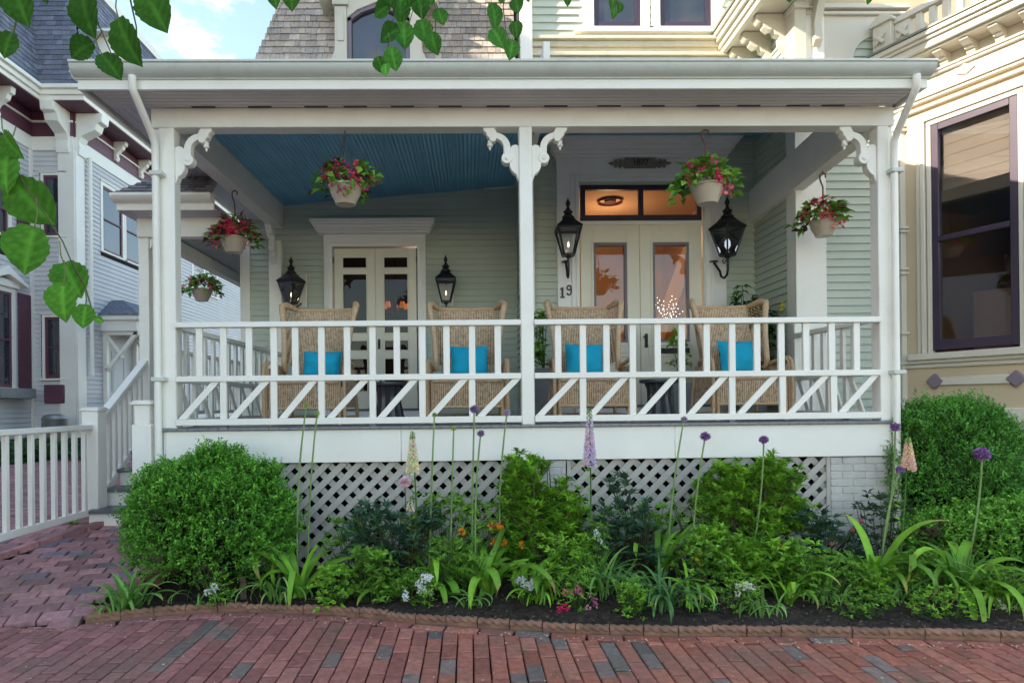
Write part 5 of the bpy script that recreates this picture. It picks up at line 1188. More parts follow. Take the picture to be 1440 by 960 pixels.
# azalea-like open shrubs with whorls of leaves
AZ = [(0.167,0.365,0.035),(0.223,0.457,0.040),(0.125,0.287,0.030),(0.280,0.522,0.049)]
def whorl_shrub(name, c, pts, label, cat, L_=.068, Wd=.024, pal=AZ, group=None, per=13, seed=0):
    o = empty(name, c, label, cat, group); c = Vector(c); fl = MB(); st = MB()
    n = len(pts); P = np.array([tuple(q) for q in pts]); k = per
    PB = np.repeat(P, k, 0); a = NR.uniform(0, 6.28, n*k); e = NR.uniform(-.1, .9, n*k)
    Dl = np.stack([np.cos(a)*np.cos(e), np.sin(a)*np.cos(e), np.sin(e)+.1], 1)
    tone = np.repeat(cols(n, pal, .2), k, 0)*NR.uniform(.85, 1.2, (n*k, 1))
    leafset(fl, PB-np.array([0, 0, 1])*NR.uniform(0, .035, (n*k, 1)), Dl, NR.uniform(.75, 1.2, n*k)*L_, Wd, tone, up=np.tile(np.array([[0, 0, 1.0]]), (n*k, 1)), curl=.12)
    fl.build('foliage', 'leaf', o, smooth=0)
    for q in pts[::9]: m = c.lerp(q, .5)+Vector((R.uniform(-.04,.04), R.uniform(-.04,.04), .04)); st.tube([c+Vector((R.uniform(-.06,.06), 0, -.02)), m, q], [.010,.007,.003], 5)
    st.build('stem', 'bark', o); return o
def blobpts(cx, cy, cz, rx, ry, rz, n, seed=0):
    out = []
    while len(out) < n:
        q = Vector((R.gauss(0,1), R.gauss(0,1), R.gauss(0,1))).normalized()*(R.random()**.45)
        s = 1+.35*noise.noise(q*2.2+Vector((seed*5, 0, 0))); p_ = Vector((cx+q.x*rx*s, cy+q.y*ry*s, cz+q.z*rz*s))
        if p_.z > .1: out.append(p_)
    return out
def azal(px, Y, lumps, label, seed=0, **k):
    b = at(px, Y); pts = []
    for (x, y, rx, rz, n) in lumps:
        q = W(x, y, Y); s = (Y-CAM.y)/FPX; pts += blobpts(q.x, Y+R.uniform(-.05,.05), q.z, rx*s, .22, rz*s, int(n*1.8), seed); seed += 1
    return whorl_shrub('azalea', b, pts, label, 'shrub', seed=seed, **k)
azal(775, -.42, [(738,662,34,32,70),(775,715,55,45,150),(735,745,38,50,110),(800,765,45,50,130),(760,800,42,35,70),(722,690,22,30,35)], 'bright green azalea bush below the middle post, right of the orange flowers', seed=3)
azal(1050, -.40, [(1030,672,40,28,80),(1090,668,36,30,80),(1062,720,70,42,170),(1000,700,30,28,50),(1110,720,35,32,60)], 'tall loose azalea bush against the right lattice panel', seed=9)
azal(1075, -.78, [(1080,790,48,38,120),(1110,800,30,30,60),(1040,790,38,40,80),(1000,765,35,30,50)], 'low light green azalea in front of the right lattice, beside the red tulip', seed=14)
# peonies: lobed dark leaves
def peony(px, Y, lumps, label, n_=1.0, pal=((.05,.12,.065),(.04,.095,.055),(.07,.155,.075)), L_=.10, Wd=.026, nm='peony', group=None):
    b = at(px, Y); s = (Y-CAM.y)/FPX; o = empty(nm, b, label, 'peony plant' if nm == 'peony' else 'plant', group); fl = MB(); st = MB(); pts = []
    for (x, y, rx, rz, n) in lumps:
        q = W(x, y, Y); pts += blobpts(q.x, Y, q.z, rx*s, .18, rz*s, int(n*n_), px)
    P = np.array([tuple(q) for q in pts]); k = 6; n = len(P); PB = np.repeat(P, k, 0)
    out = np.repeat(nrm(P-np.array([b.x, b.y+.05, b.z]))*.8+NR.normal(size=(n, 3))*.3, k, 0)
    j = np.tile(np.array([-1.2,-.7,-.2,.3,.8,1.3]), n)[:, None]; sd = nrm(np.cross(out, np.array([0, 0, 1.0]))); Dl = nrm(out)*np.cos(j*.8)+sd*np.sin(j*.8)+np.array([0, 0, -.05])
    leafset(fl, PB, Dl, NR.uniform(.7, 1.15, n*k)*L_, Wd, np.repeat(cols(n, pal, .25), k, 0)*NR.uniform(.85, 1.15, (n*k, 1)), up=np.tile(np.array([[0, -.3, 1.0]]), (n*k, 1)), curl=.2)
    fl.build('foliage', 'leaf', o, smooth=0)
    for q in pts[::3]: m = b.lerp(q, .55)+Vector((0,0,.04)); st.tube([b+Vector((R.uniform(-.05,.05),0,-.02)), m, q], [.006,.005,.003], 5, col=(.07,.06,.03))
    st.build('stem', 'leaf', o); return o, b
GREENST = (.10,.20,.045)
def flower_ball(mb, c, r, col, n=60, L_=None, Wd=None, squash=1, c2=None):
    d = nrm(NR.normal(size=(n, 3))); P = np.array(tuple(c))+d*np.array([r*.6, r*.6, r*.6*squash]); C = cols(n, [col, c2 or col], .15)
    leafset(mb, P, d+NR.normal(size=(n, 3))*.25, L_ or r*.5, Wd or r*.3, C, fold=.1, curl=0)
o, b = peony(560, -.62, [(520,740,30,38,36),(560,755,45,40,60),(600,735,30,30,34),(545,795,40,30,36),(500,760,22,25,20)], 'dark leaved peony with one pale pink bloom left of the cream foxglove')
q = W(569.5, 677, -.62); mb = MB(); flower_ball(mb, q, .042, (.85,.58,.66), 160, .030, .035, .85, (.90,.78,.80)); mb.build('flower', 'petals', o, smooth=0)
mb = MB(); mb.tube([b, b.lerp(q, .6)+Vector((.03,0,0)), q], [.005,.004,.004], 6, col=(.09,.12,.05)); mb.build('flower_stem', 'leaf', o)
o, b = peony(1160, -.55, [(1150,745,36,32,46),(1185,770,40,35,54),(1140,790,32,30,36),(1205,800,25,30,26)], 'dark leaved peony with unopened buds in front of the painted brick pier')
for (x, y) in ((1199,745),(1211,732),(1169,765)):
    q = W(x, y, -.72); mb = MB(); mb.lathe([(.0,-.018),(.012,-.012),(.018,0),(.014,.014),(.0,.02)], q, 10, col=(.42,.10,.12)); mb.build('bud', 'petals', o); mb = MB(); mb.tube([b+Vector((0,0,.2)), b.lerp(q, .7)+Vector((.02,0,.03)), q], .0035, 5, col=(.10,.13,.05)); mb.build('bud_stem', 'leaf', o)
peony(905, -.55, [(870,690,18,22,14),(880,730,38,30,40),(900,775,50,35,50),(860,760,28,35,30)], 'dark green leafy peony without blooms in front of the right lattice beside the lavender foxglove')
# strap leaves
def ribbon(mb, pts, w, col, tip=None, fold=.3, tipfrac=.18, upv=None):
    k = len(pts); vs = []; cs = []
    for i, p in enumerate(pts):
        d = (pts[min(i+1,k-1)]-pts[max(i-1,0)]).normalized(); sd = d.cross(upv or Vector((0,-.2,1))).normalized()
        if sd.length < .1: sd = Vector((1,0,0))
        nn = sd.cross(d); t = i/(k-1); ww = w*(min(1, .55+2.2*t) if t < .25 else 1)*(1 if t < .55 else max(.03, math.cos((t-.55)/.45*math.pi/2)**.8))/2
        vs += [p-sd*ww+nn*ww*fold, p, p+sd*ww+nn*ww*fold]; c = col
        if tip and t > 1-tipfrac: c = tuple(a+(b-a)*min(1, (t-(1-tipfrac))/tipfrac*1.6) for a, b in zip(col, tip))
        cs += [c, tuple(q*1.15 for q in c), c]
    fs = []
    for i in range(k-1): a = i*3; fs += [(a, a+1, a+4, a+3), (a+1, a+2, a+5, a+4)]
    mb.add(vs, fs, cs)
def arc(b, az, el, L_, droop, n=12, kink=None):
    p = Vector(b); pts = [p.copy()]; e = el
    for i in range(n):
        t = (i+1)/n; e2 = e-droop*t*t*1.6
        if kink and t > kink: e2 -= 1.6
        p = p+Vector((math.cos(az)*math.cos(e2), math.sin(az)*math.cos(e2), math.sin(e2)))*(L_/n); p.z = max(p.z, zb(p.x, p.y)+.012); pts.append(p.copy())
    return pts
LIL = [(0.179,0.389,0.035),(0.235,0.477,0.042),(0.138,0.314,0.032)]; BLUE = [(0.145,0.320,0.066),(0.193,0.393,0.082),(0.129,0.277,0.057)]
def clump(name, px, Y, n, L_, w, droop, pal, label, cat='plant', el=(.9,1.45), tips=0, kink=0, spread=.06, group=None, azr=None, tipcol=(.48,.33,.13)):
    b = at(px, Y); o = empty(name, b, label, cat, group); mb = MB()
    for i in range(n):
        az = R.uniform(*(azr or (0, 6.283))); c = R.choice(pal); k = R.uniform(.75, 1.25); c = tuple(q*k for q in c)
        bb = b+Vector((R.gauss(0, spread*.5), R.gauss(0, spread*.4), -.01)); l = L_*R.uniform(.65, 1.15); w_ = w*1.25
        ribbon(mb, arc(bb, az, R.uniform(*el), l, droop*R.uniform(.4, 1.5), kink=R.uniform(.55,.8) if R.random() < kink else None), w_*R.uniform(.7, 1.2), c, tipcol if R.random() < tips else None, fold=R.uniform(.15,.5))
    mb.build('foliage', 'leaf', o, smooth=60); return o, b
# ---- wide strap clumps of the big alliums, yellowing tips
clump('allium_clump', 425, -0.72, 14, 0.69, .050, 1.3, LIL, 'broad strap leaved clump with folded leaves just right of the boxwood', tips=.6, kink=.35, el=(.8,1.4))
clump('allium_clump', 610, -0.6, 12, 0.67, .045, 1.3, LIL, 'strap leaved clump with long arching leaves below the cream foxglove', tips=.6, kink=.3, el=(.6,1.3))
clump('allium_clump', 685, -0.78, 18, 0.81, .052, 1.5, LIL, 'largest strap leaved clump in the middle of the bed, beside the orange flowers', tips=.75, kink=.4, el=(.75,1.45))
clump('allium_clump', 925, -0.6, 10, 0.74, .045, .9, LIL, 'upright strap leaved clump in front of the right lattice panel', tips=.3, kink=.2, el=(.9,1.45))
clump('allium_clump', 1232, -0.94, 18, 0.74, .062, 1.6, LIL, 'broad strap leaved clump with browned tips in front of the right pier', tips=.85, kink=.35, el=(.8,1.45))
clump('allium_clump', 1352, -1.09, 21, 0.74, .045, 1.5, LIL, 'broad strap leaved clump with drooping tan tips at the right end of the bed', tips=.85, kink=.2, el=(.6,1.45))
clump('iris_clump', 1345, -1.09, 42, .42, .016, .5, [(.09,.24,.035),(.11,.28,.04)], 'dense upright grassy iris clump at the right end of the bed', el=(1.1,1.5), spread=.10)
clump('allium_clump', 560, -.78, 9, .62, .045, 1.3, LIL, 'strap leaved clump left of the white star flowers', tips=.6, kink=.3, el=(.7,1.4))
clump('allium_clump', 748, -.80, 8, .60, .044, 1.3, LIL, 'strap leaved clump right of the orange flowers', tips=.7, kink=.3, el=(.8,1.4))
clump('allium_clump', 990, -.62, 8, .66, .044, .9, LIL, 'strap leaved clump at the foot of the leaning purple allium', tips=.4, kink=.2, el=(.9,1.45))
clump('allium_clump', 1100, -.95, 8, .46, .044, 1.4, LIL, 'short strap leaved clump with withered tips below the tall azalea', tips=.7, kink=.3, el=(.7,1.4))
# ---- narrow grassy clumps
clump('daylily', 182, -0.92, 34, .40, .020, .9, BLUE, 'bluish grassy daylily clump at the far left corner of the bed', tips=.1, spread=.12)
clump('daylily', 155, -1.0, 10, .28, .016, 1.2, BLUE, 'tiny grassy tuft spilling over the left corner edging', tips=.2)
clump('daylily', 385, -0.8, 16, .46, .018, 1.6, BLUE, 'thin drooping grassy clump under the right side of the boxwood', tips=.1, spread=.10)
clump('daylily', 275, -0.8, 7, .42, .014, 1.8, BLUE, 'few stray grassy blades on bare soil under the boxwood', spread=.12, tips=.3)
clump('daylily', 850, -0.85, 44, .48, .017, 1.2, BLUE, 'grassy daylily clump right of the pink snapdragons', spread=.18)
clump('daylily', 925, -1.16, 52, .46, .020, 1.5, [(.08,.20,.06),(.10,.24,.065)], 'dense arching daylily clump in the middle right of the bed front', spread=.14, tips=.12)
clump('daylily', 965, -1.09, 14, .42, .022, 1.6, LIL, 'loose daylily tuft left of the low azalea', tips=.3, spread=.1)
clump('daylily', 1105, -1.12, 12, .34, .024, 1.5, LIL, 'pale green strap leaved tuft with withered leaves below the red tulip', tips=.6, kink=.2)
clump('daylily', 665, -1.02, 12, .26, .016, 1.5, BLUE, 'small grassy tuft at the edging in front of the largest strap leaved clump', spread=.08)
clump('daylily', 1275, -1.14, 18, .36, .018, 1.0, BLUE, 'grassy tuft at the right between two strap leaved clumps', spread=.12)
clump('daylily', 1160, -1.09, 14, .30, .016, 1.3, BLUE, 'small grassy tuft in front of the budding peony', spread=.10)
# ---- low leafy fillers
def lowplant(name, px, Y, w, h, n, L_, Wd, pal, label, cat='plant', per=7, flowers=None, ftop=1, fr=.014, fcol=(.85,.85,.8), fcount=12, farea=None, round_=False, fper=22, group=None, fsq=1):
    b = at(px, Y); s = (Y-CAM.y)/FPX; o = empty(name, b, label, cat, group); W2, H2 = w*s/2, h*s
    pts = [Vector((b.x+R.uniform(-1,1)*W2*(.5+.5*R.random()), b.y+R.uniform(-.12,.12), b.z+.01+H2*R.random()**.8)) for _ in range(n)]
    P = np.array([tuple(q) for q in pts]); PB = np.repeat(P, per, 0); a = NR.uniform(0, 6.28, n*per); e = NR.uniform(-.2, 1.0, n*per)
    Dl = np.stack([np.cos(a)*np.cos(e), np.sin(a)*np.cos(e), np.sin(e)], 1); fl = MB()
    leafset(fl, PB, Dl, NR.uniform(.7, 1.2, n*per)*L_, Wd, np.repeat(cols(n, pal, .25), per, 0)*NR.uniform(.8, 1.2, (n*per, 1)), curl=.15)
    fl.build('foliage', 'leaf', o, smooth=0)
    st = MB()
    for q in pts[::3]: st.tube([Vector((b.x+(q.x-b.x)*.4, b.y, b.z-.02)), q], .003, 4, col=(.07,.14,.04))
    st.build('stem', 'leaf', o)
    if flowers is not None:
        for (x, y) in flowers:
            q = W(x, y, Y-.05); f = MB(); flower_ball(f, q, fr, fcol, fper, fr*1.3, fr*.9, fsq)
            f.build('flower', 'petals', o, smooth=0); t = MB(); t.tube([Vector((b.x+(q.x-b.x)*.5, b.y, b.z)), Vector((q.x, q.y, q.z-.01))], .0025, 4, col=(.08,.18,.05)); t.build('flower_stem', 'leaf', o)
    return o
DG = [(0.120,0.262,0.034),(0.150,0.323,0.038),(0.181,0.390,0.043)]; MG = [(0.212,0.457,0.041),(0.272,0.538,0.045),(0.174,0.375,0.037)]
def jit(x, y, n, sx, sy): return [(x+R.gauss(0, sx), y+R.gauss(0, sy)) for _ in range(n)]
WHT = (.88,.89,.88)
lowplant('candytuft', 310, -0.86, 50, 34, 60, .028, .008, MG, 'small white flowering plant on bare soil under the boxwood', 'flowering plant', flowers=[(301,824),(291,832),(297,830),(304,828)], fr=.016, fcol=WHT)
lowplant('sedum', 468, -0.92, 62, 52, 105, .034, .026, MG, 'round leaved fresh green plant right of the folded strap leaves', fper=8)
lowplant('foxglove_rosette', 525, -0.85, 70, 71, 90, .07, .022, DG, 'dark lance leaved plant below the left peony')
lowplant('phlox', 640, -0.8, 90, 80, 105, .06, .014, DG, 'wispy dark green foliage filling behind the white flowers')
lowplant('phlox', 575, -0.9, 60, 46, 60, .05, .013, DG, 'wispy dark green foliage left of the white star flowers')
lowplant('candytuft', 600, -0.98, 46, 40, 40, .035, .010, MG, 'white star flowered plant below the long arching strap leaves', 'flowering plant', flowers=jit(602, 815, 10, 7, 5)+jit(598, 830, 7, 6, 4)+jit(571, 836, 4, 3, 3), fr=.014, fcol=WHT)
lowplant('candytuft', 738, -0.98, 46, 48, 44, .035, .010, MG, 'white flowered plant left of the pink snapdragons', 'flowering plant', flowers=jit(733, 817, 9, 5, 5)+jit(743, 822, 8, 5, 5), fr=.013, fcol=WHT)
lowplant('stock', 842, -0.7, 34, 90, 44, .05, .012, MG, 'tall thin plant with a small white bloom above the daylilies', 'flowering plant', flowers=jit(841, 756, 5, 3, 7), fr=.014, fcol=WHT)
lowplant('snapdragon', 812, -1.12, 62, 54, 80, .034, .008, MG, 'pink and magenta snapdragons at the front edge of the bed', 'flowering plant', flowers=[(792,858),(795,862),(788,857),(796,853)], fr=.020, fcol=(.72,.04,.16))
o = bpy.data.objects[[q.name for q in bpy.data.objects if q.name.startswith('snapdragon')][-1]]
for (x, y, c, r_) in [(811,826,(.80,.22,.36),.018),(816,831,(.78,.25,.38),.016),(806,832,(.80,.28,.40),.015),(794,832,(.78,.15,.33),.015),(836,843,(.72,.15,.42),.014),(838,850,(.75,.3,.45),.014),(827,854,(.80,.42,.48),.015),(829,836,(.75,.4,.5),.011)]:
    q = W(x, y, -1.17); f = MB(); flower_ball(f, q, r_, c, 24, r_*1.3, r_*.9); f.build('flower', 'petals', o, smooth=0)
lowplant('herb', 888, -1.28, 48, 46, 120, .034, .010, MG, 'small bright green mound at the edging right of the snapdragons')
lowplant('columbine', 985, -0.99, 90, 76, 70, .05, .030, DG, 'broad leaved columbine with a few yellow flowers left of the low azalea', 'flowering plant', flowers=[(983,790),(980,785),(986,793),(984,777)], fr=.010, fcol=(.75,.55,.05))
lowplant('pansy', 1000, -1.2, 60, 34, 50, .03, .014, DG, 'small plant with dark purple blooms at the front edge right of the daylilies', 'flowering plant', flowers=[(990,838),(1009,843),(1012,849),(1028,846),(1020,858)], fr=.013, fcol=(.14,.02,.12))
lowplant('snapdragon', 1045, -1.24, 60, 46, 90, .034, .008, MG, 'white snapdragon above feathery green leaves at the front edge', 'flowering plant', flowers=jit(1047, 830, 9, 6, 5), fr=.015, fcol=(.85,.83,.78))
lowplant('foxglove_rosette', 1110, -0.89, 80, 69, 90, .07, .03, MG, 'leafy green clump below the red tulip')
lowplant('periwinkle', 1165, -1.06, 110, 64, 195, .034, .016, DG, 'low dark green spreading plant in front of the painted brick pier')
lowplant('sedum', 1228, -1.14, 60, 50, 90, .036, .030, MG, 'round leaved green plant beneath the browned strap leaves at right')
lowplant('periwinkle', 1290, -1.09, 60, 66, 120, .045, .018, DG, 'dark leafy plant with one white bloom between the right strap clumps', 'flowering plant', flowers=[(1290,858),(1292,861)], fr=.014, fcol=WHT)
lowplant('candytuft', 1415, -1.29, 80, 52, 110, .034, .018, DG, 'white flowered shrublet at the far right corner of the bed', 'flowering plant', flowers=[(1402,847),(1408,852),(1420,862),(1405,876),(1410,880),(1426,856),(1432,862),(1416,870),(1437,866),(1398,862),(1424,880)], fr=.018, fcol=(.80,.80,.68))
lowplant('fern', 1240, -0.35, 90, 103, 90, .06, .02, [(.05,.08,.04),(.06,.12,.04)], 'reddish green foliage behind the browned strap leaves')
lowplant('fern', 1310, -0.6, 60, 69, 75, .06, .02, [(.09,.06,.04),(.06,.10,.04)], 'dull red stemmed foliage between the right strap clumps')
lowplant('groundcover', 505, -0.45, 110, 90, 102, .07, .02, DG, 'shaded dark foliage behind the left peony')
lowplant('groundcover', 700, -0.4, 110, 105, 119, .07, .02, DG, 'shaded dark foliage behind the largest strap leaved clump')
lowplant('groundcover', 900, -0.35, 130, 90, 119, .07, .02, DG, 'shaded dark foliage along the foot of the right lattice')
lowplant('groundcover', 800, -0.86, 90, 84, 119, .05, .016, MG, 'mixed leafy foliage behind the pink snapdragons')
lowplant('periwinkle', 1215, -1.36, 120, 34, 90, .03, .014, DG, 'creeping green plant at the edging in front of the browned strap leaves')
lowplant('periwinkle', 1330, -1.44, 130, 39, 105, .03, .014, MG, 'creeping green plant at the edging below the grassy iris')
clump('daylily', 1400, -1.29, 26, .40, .020, 1.2, LIL, 'arching daylily clump at the far right end of the bed', spread=.15, tips=.3)
clump('daylily', 1060, -1.29, 20, .30, .016, 1.4, BLUE, 'thin grassy tuft beside the white snapdragon', spread=.14)
clump('daylily', 760, -0.95, 26, .40, .020, 1.2, LIL, 'arching daylily clump behind the left white flowers near the middle', spread=.12, tips=.2)
lowplant('groundcover', 620, -0.45, 120, 120, 136, .07, .02, DG, 'shaded dark foliage below the cream foxglove')
lowplant('groundcover', 1000, -0.45, 120, 120, 136, .06, .018, DG, 'shaded dark foliage between the two alliums and the right azalea')
lowplant('wallflower', 675, -0.55, 90, 110, 50, .05, .010, MG, 'loose plant with small orange flowers in the middle of the bed', 'flowering plant', flowers=[(650,747),(691,739),(694,761),(707,762),(733,766),(703,738)], fr=.021, fcol=(.90,.30,.01), fper=26, fsq=.7)
# red tulip
b = at(1095, -.9); o = empty('tulip', b, 'single red tulip in front of the right lattice', 'tulip'); q = W(1095, 767, -.9); mb = MB(); mb.lathe([(.004,-.02),(.016,-.01),(.018,.01),(.010,.032),(.0,.036)], q, 10, col=(.65,.03,.01)); mb.build('flower', 'petals', o); mb = MB(); mb.tube([b, q], .004, 6, col=GREENST); mb.build('stem', 'leaf', o)
# ---- alliums
GA = 'alliums on tall stems in the flower bed'
def allium(bx, hx, hy, Y, r, kind, label, y2=None):
    r *= .88
    Y2 = Y if y2 is None else y2; b = at(bx, Y); q = W(hx, hy, Y2); o = empty('allium', b, label, 'allium', GA)
    m = b.lerp(q, .5)+Vector((R.uniform(-.09,.09), R.uniform(-.03,.03), .0)); n = 12; pts = [(b*(1-t)**2+m*2*t*(1-t)+q*t*t) for t in [k/n for k in range(n+1)]]
    mb = MB(); mb.tube(pts, [.0095-.003*k/n for k in range(n+1)], 7, col=(.26,.40,.14)); mb.build('stem', 'leaf', o, smooth=60)
    mb = MB(); c = {'g': (.36,.46,.16), 'p': (.27,.16,.33), 'l': (.42,.33,.45), 'v': (.25,.11,.31)}[kind]
    mb.lathe([(.0,-r*.6)]+[(r*.72*math.sin(t), -r*.6*math.cos(t)) for t in [.4*k for k in range(1, 8)]]+[(0,r*.6)], q, 12, col=tuple(x*.6 for x in c))
    n = 170; d = nrm(NR.normal(size=(n, 3))); Cc = cols(n, [c, tuple(min(1, x*1.5) for x in c)], .2)
    leafset(mb, np.array(tuple(q))+d*np.array([r*.7, r*.7, r*.56]), d+NR.normal(size=(n, 3))*.5, r*.42, r*.26, Cc, fold=.1); mb.build('flower_head', 'petals', o, smooth=0)
al = [(420,431,570,-.55,.030,'g','leftmost pale green allium bud, in front of the first wicker chair'),
 (433,446,581,-.5,.027,'g','pale green allium bud second from left, shorter than its neighbour'),
 (603,611,583,-.55,.026,'g','pale green allium bud in front of the second wicker chair'),
 (632,638,602,-.6,.026,'g','low pale green allium bud between green and purple alliums'),
 (663,667,575,-.55,.043,'p','purple allium rising in front of the second wicker chair'),
 (670,676,609,-.6,.037,'p','lower purple and green allium beside the taller purple one'),
 (705,713,580,-.5,.036,'l','faded lilac allium just left of the middle post'),
 (938,962,589,-.5,.032,'l','grey lilac allium bud right of the lavender foxglove'),
 (972,992,613,-.55,.050,'v','deep purple allium leaning right in front of the white skirt board'),
 (1050,1074,618,-.6,.045,'v','deep purple allium above the tall right azalea'),
 (1231,1259,600,-.6,.048,'v','deep purple allium in front of the right porch corner'),
 (1240,1266,660,-.75,.042,'p','purple allium below the peach foxglove'),
 (1352,1381,638,-.85,.070,'v','large deep purple allium in front of the evergreen at right')]
for (bx, hx, hy, Y, r, k, lb) in al: allium(bx, hx, hy, Y, r, k, lb)
# ---- foxgloves
def foxglove(bx, tx, ty, by, Y, c, label, n=46, L_=.038, w=.075):
    b = at(bx, Y); t = W(tx, ty, Y); s = W(tx, by, Y); o = empty('foxglove', b, label, 'foxglove', 'foxglove spires in the flower bed')
    mb = MB(); mb.tube([b, b.lerp(t, .5)+Vector((.01,0,0)), t], [.010,.007,.003], 7, col=(.09,.20,.05)); n2 = 30; a = NR.uniform(0, 6.28, n2); z = NR.uniform(0, 1, n2)
    P = np.array([tuple(b.lerp(Vector((s.x*.5+b.x*.5,Y,s.z)), q)) for q in z]); leafset(mb, P, np.stack([np.cos(a), np.sin(a), .6+0*a], 1), .06, .02, cols(n2, MG)); mb.build('stem', 'leaf', o, smooth=0)
    f = MB()
    for k in range(n):
        u = (k+.5)/n; p = Vector((s.x, Y, s.z)).lerp(t, u); a = k*2.4; rr = w/2*(1-.55*u**1.4); d = Vector((math.cos(a), math.sin(a)*.8-.15, -.55)).normalized(); L2 = L_*(1.05-.75*u); q = p+Vector((d.x, d.y, 0))*rr*.3
        ax = d; sd = ax.cross(Vector((0,0,1))).normalized(); up = sd.cross(ax); vs = []
        for (tt, rad_) in ((0, .25), (.35, .8), (.8, 1), (1, 1.35)):
            for j in range(7): aa = j/7*6.283; vs.append(q+ax*tt*L2+(sd*math.cos(aa)+up*math.sin(aa))*rad_*L2*.27)
        cc = tuple(min(1, x*R.uniform(.8, 1.15)) for x in (c if u < .82 else (.35,.5,.16))); f.add(vs, [(i*7+j, i*7+(j+1)%7, i*7+7+(j+1)%7, i*7+7+j) for i in range(3) for j in range(7)], cc)
    f.build('flower_spire', 'petals', o, smooth=60); return o
foxglove(588, 580, 606, 662, -.6, (.92,.84,.62), 'cream foxglove spire in front of the left lattice panel', n=110, w=.11, L_=.045)
foxglove(579, 577, 697, 716, -.62, (.82,.75,.55), 'short cream foxglove just below the pink peony', n=24, L_=.03, w=.06)
foxglove(829, 829, 573, 652, -.55, (.78,.64,.80), 'lavender foxglove spire right of the middle post', n=110, w=.11, L_=.045)
foxglove(1263, 1277, 614, 657, -.65, (.92,.70,.56), 'peach foxglove spire in front of the right downspout', n=90, w=.11, L_=.045)
# ---- bed trunk cover: shrub stub under boxwood
b = at(342, -.72); o = MB(); o.beam((b.x, b.y, b.z-.02), (b.x-.02, b.y+.05, b.z+.16), .05, .04); tag(o.build('wooden_stake', 'bark', None, bevel=.006), 'short brown wooden stake in the soil under the boxwood', 'stake')
# ================================================================== planters on the porch
def potplant(px, Y, r, h, toppx, label, spread, n, top, pal, L_=.09, Wd=.05, square=True, nm='planter'):
    x = W(px, 500, Y).x; o = empty(nm, (x, Y, D), label, 'planter'); mb = MB()
    mb.box(x-r*.8, x+r*.8, Y-r*.8, Y+r*.8, D, D+.03); vs = []
    for k, z in ((.8,.03),(1,h),(.9,h),(.7,.1)):
        vs += [(x+sx*r*k, Y+sy*r*k, D+z) for sx, sy in ((-1,-1),(1,-1),(1,1),(-1,1))]
    mb.add(vs, [(a*4+i, a*4+(i+1)%4, a*4+4+(i+1)%4, a*4+4+i) for a in range(3) for i in range(4)]+[(12,13,14,15)]); mb.build('pot', 'planter', o, bevel=.008)
    zt = W(toppx[0], toppx[1], Y).z; z0 = D+h
    P = []; 
    for k in range(n):
        a = R.uniform(0, 6.28); u = R.random()**.6; v = R.random(); P.append((x+top[0]+math.cos(a)*spread*u*(1-.3*v), Y+math.sin(a)*spread*.6*u, z0-.05+(zt-z0)*v*(1-.3*u)))
    P = np.array(P); k = 5; PB = np.repeat(P, k, 0); aa = NR.uniform(0, 6.28, n*k); e = NR.uniform(-.6, .7, n*k); Dl = np.stack([np.cos(aa)*np.cos(e), np.sin(aa)*np.cos(e), np.sin(e)], 1); fl = MB()
    leafset(fl, PB, Dl, NR.uniform(.7, 1.2, n*k)*L_, Wd, np.repeat(cols(n, pal, .25), k, 0)*NR.uniform(.8, 1.2, (n*k, 1)), curl=.2, up=np.tile(np.array([[0,-.4,1.0]]), (n*k, 1))); fl.build('foliage', 'leaf', o, smooth=0)
    st = MB(); [st.tube([(x, Y, z0-.1), (x+(P[i][0]-x)*.4, Y, (z0+P[i][2])/2), tuple(P[i])], .005, 5, col=(.08,.12,.04)) for i in range(0, n, 5)]; st.build('stem', 'leaf', o); return o
potplant(765, 2.15, .17, .62, (760,410), 'tall grey planter with a bushy green plant behind the middle post', .17, 46, (-.03,0), DG)
o = potplant(1050, 1.95, .20, .45, (1030,388), 'large leafy green plant in the porch corner behind the rightmost wicker chair', .46, 190, (-.02,0), [(.03,.10,.025),(.04,.13,.03),(.06,.17,.035)], .12, .07)
for (x, y) in ((1104,428),(1108,432),(1102,433)): q = W(x, y, 1.75); mb = MB(); flower_ball(mb, q, .04, (.75,.75,.10), 40, .04, .03); mb.build('flower', 'petals', o, smooth=0)
o = potplant(955, 2.1, .12, .42, (975,442), 'small potted plant with yellow buds beside the right front door', .16, 30, (.0,0), MG)
for (x, y) in ((927,459),(929,463)): q = W(x, y, 2.0); mb = MB(); flower_ball(mb, q, .03, (.65,.70,.08), 30); mb.build('flower', 'petals', o, smooth=0)
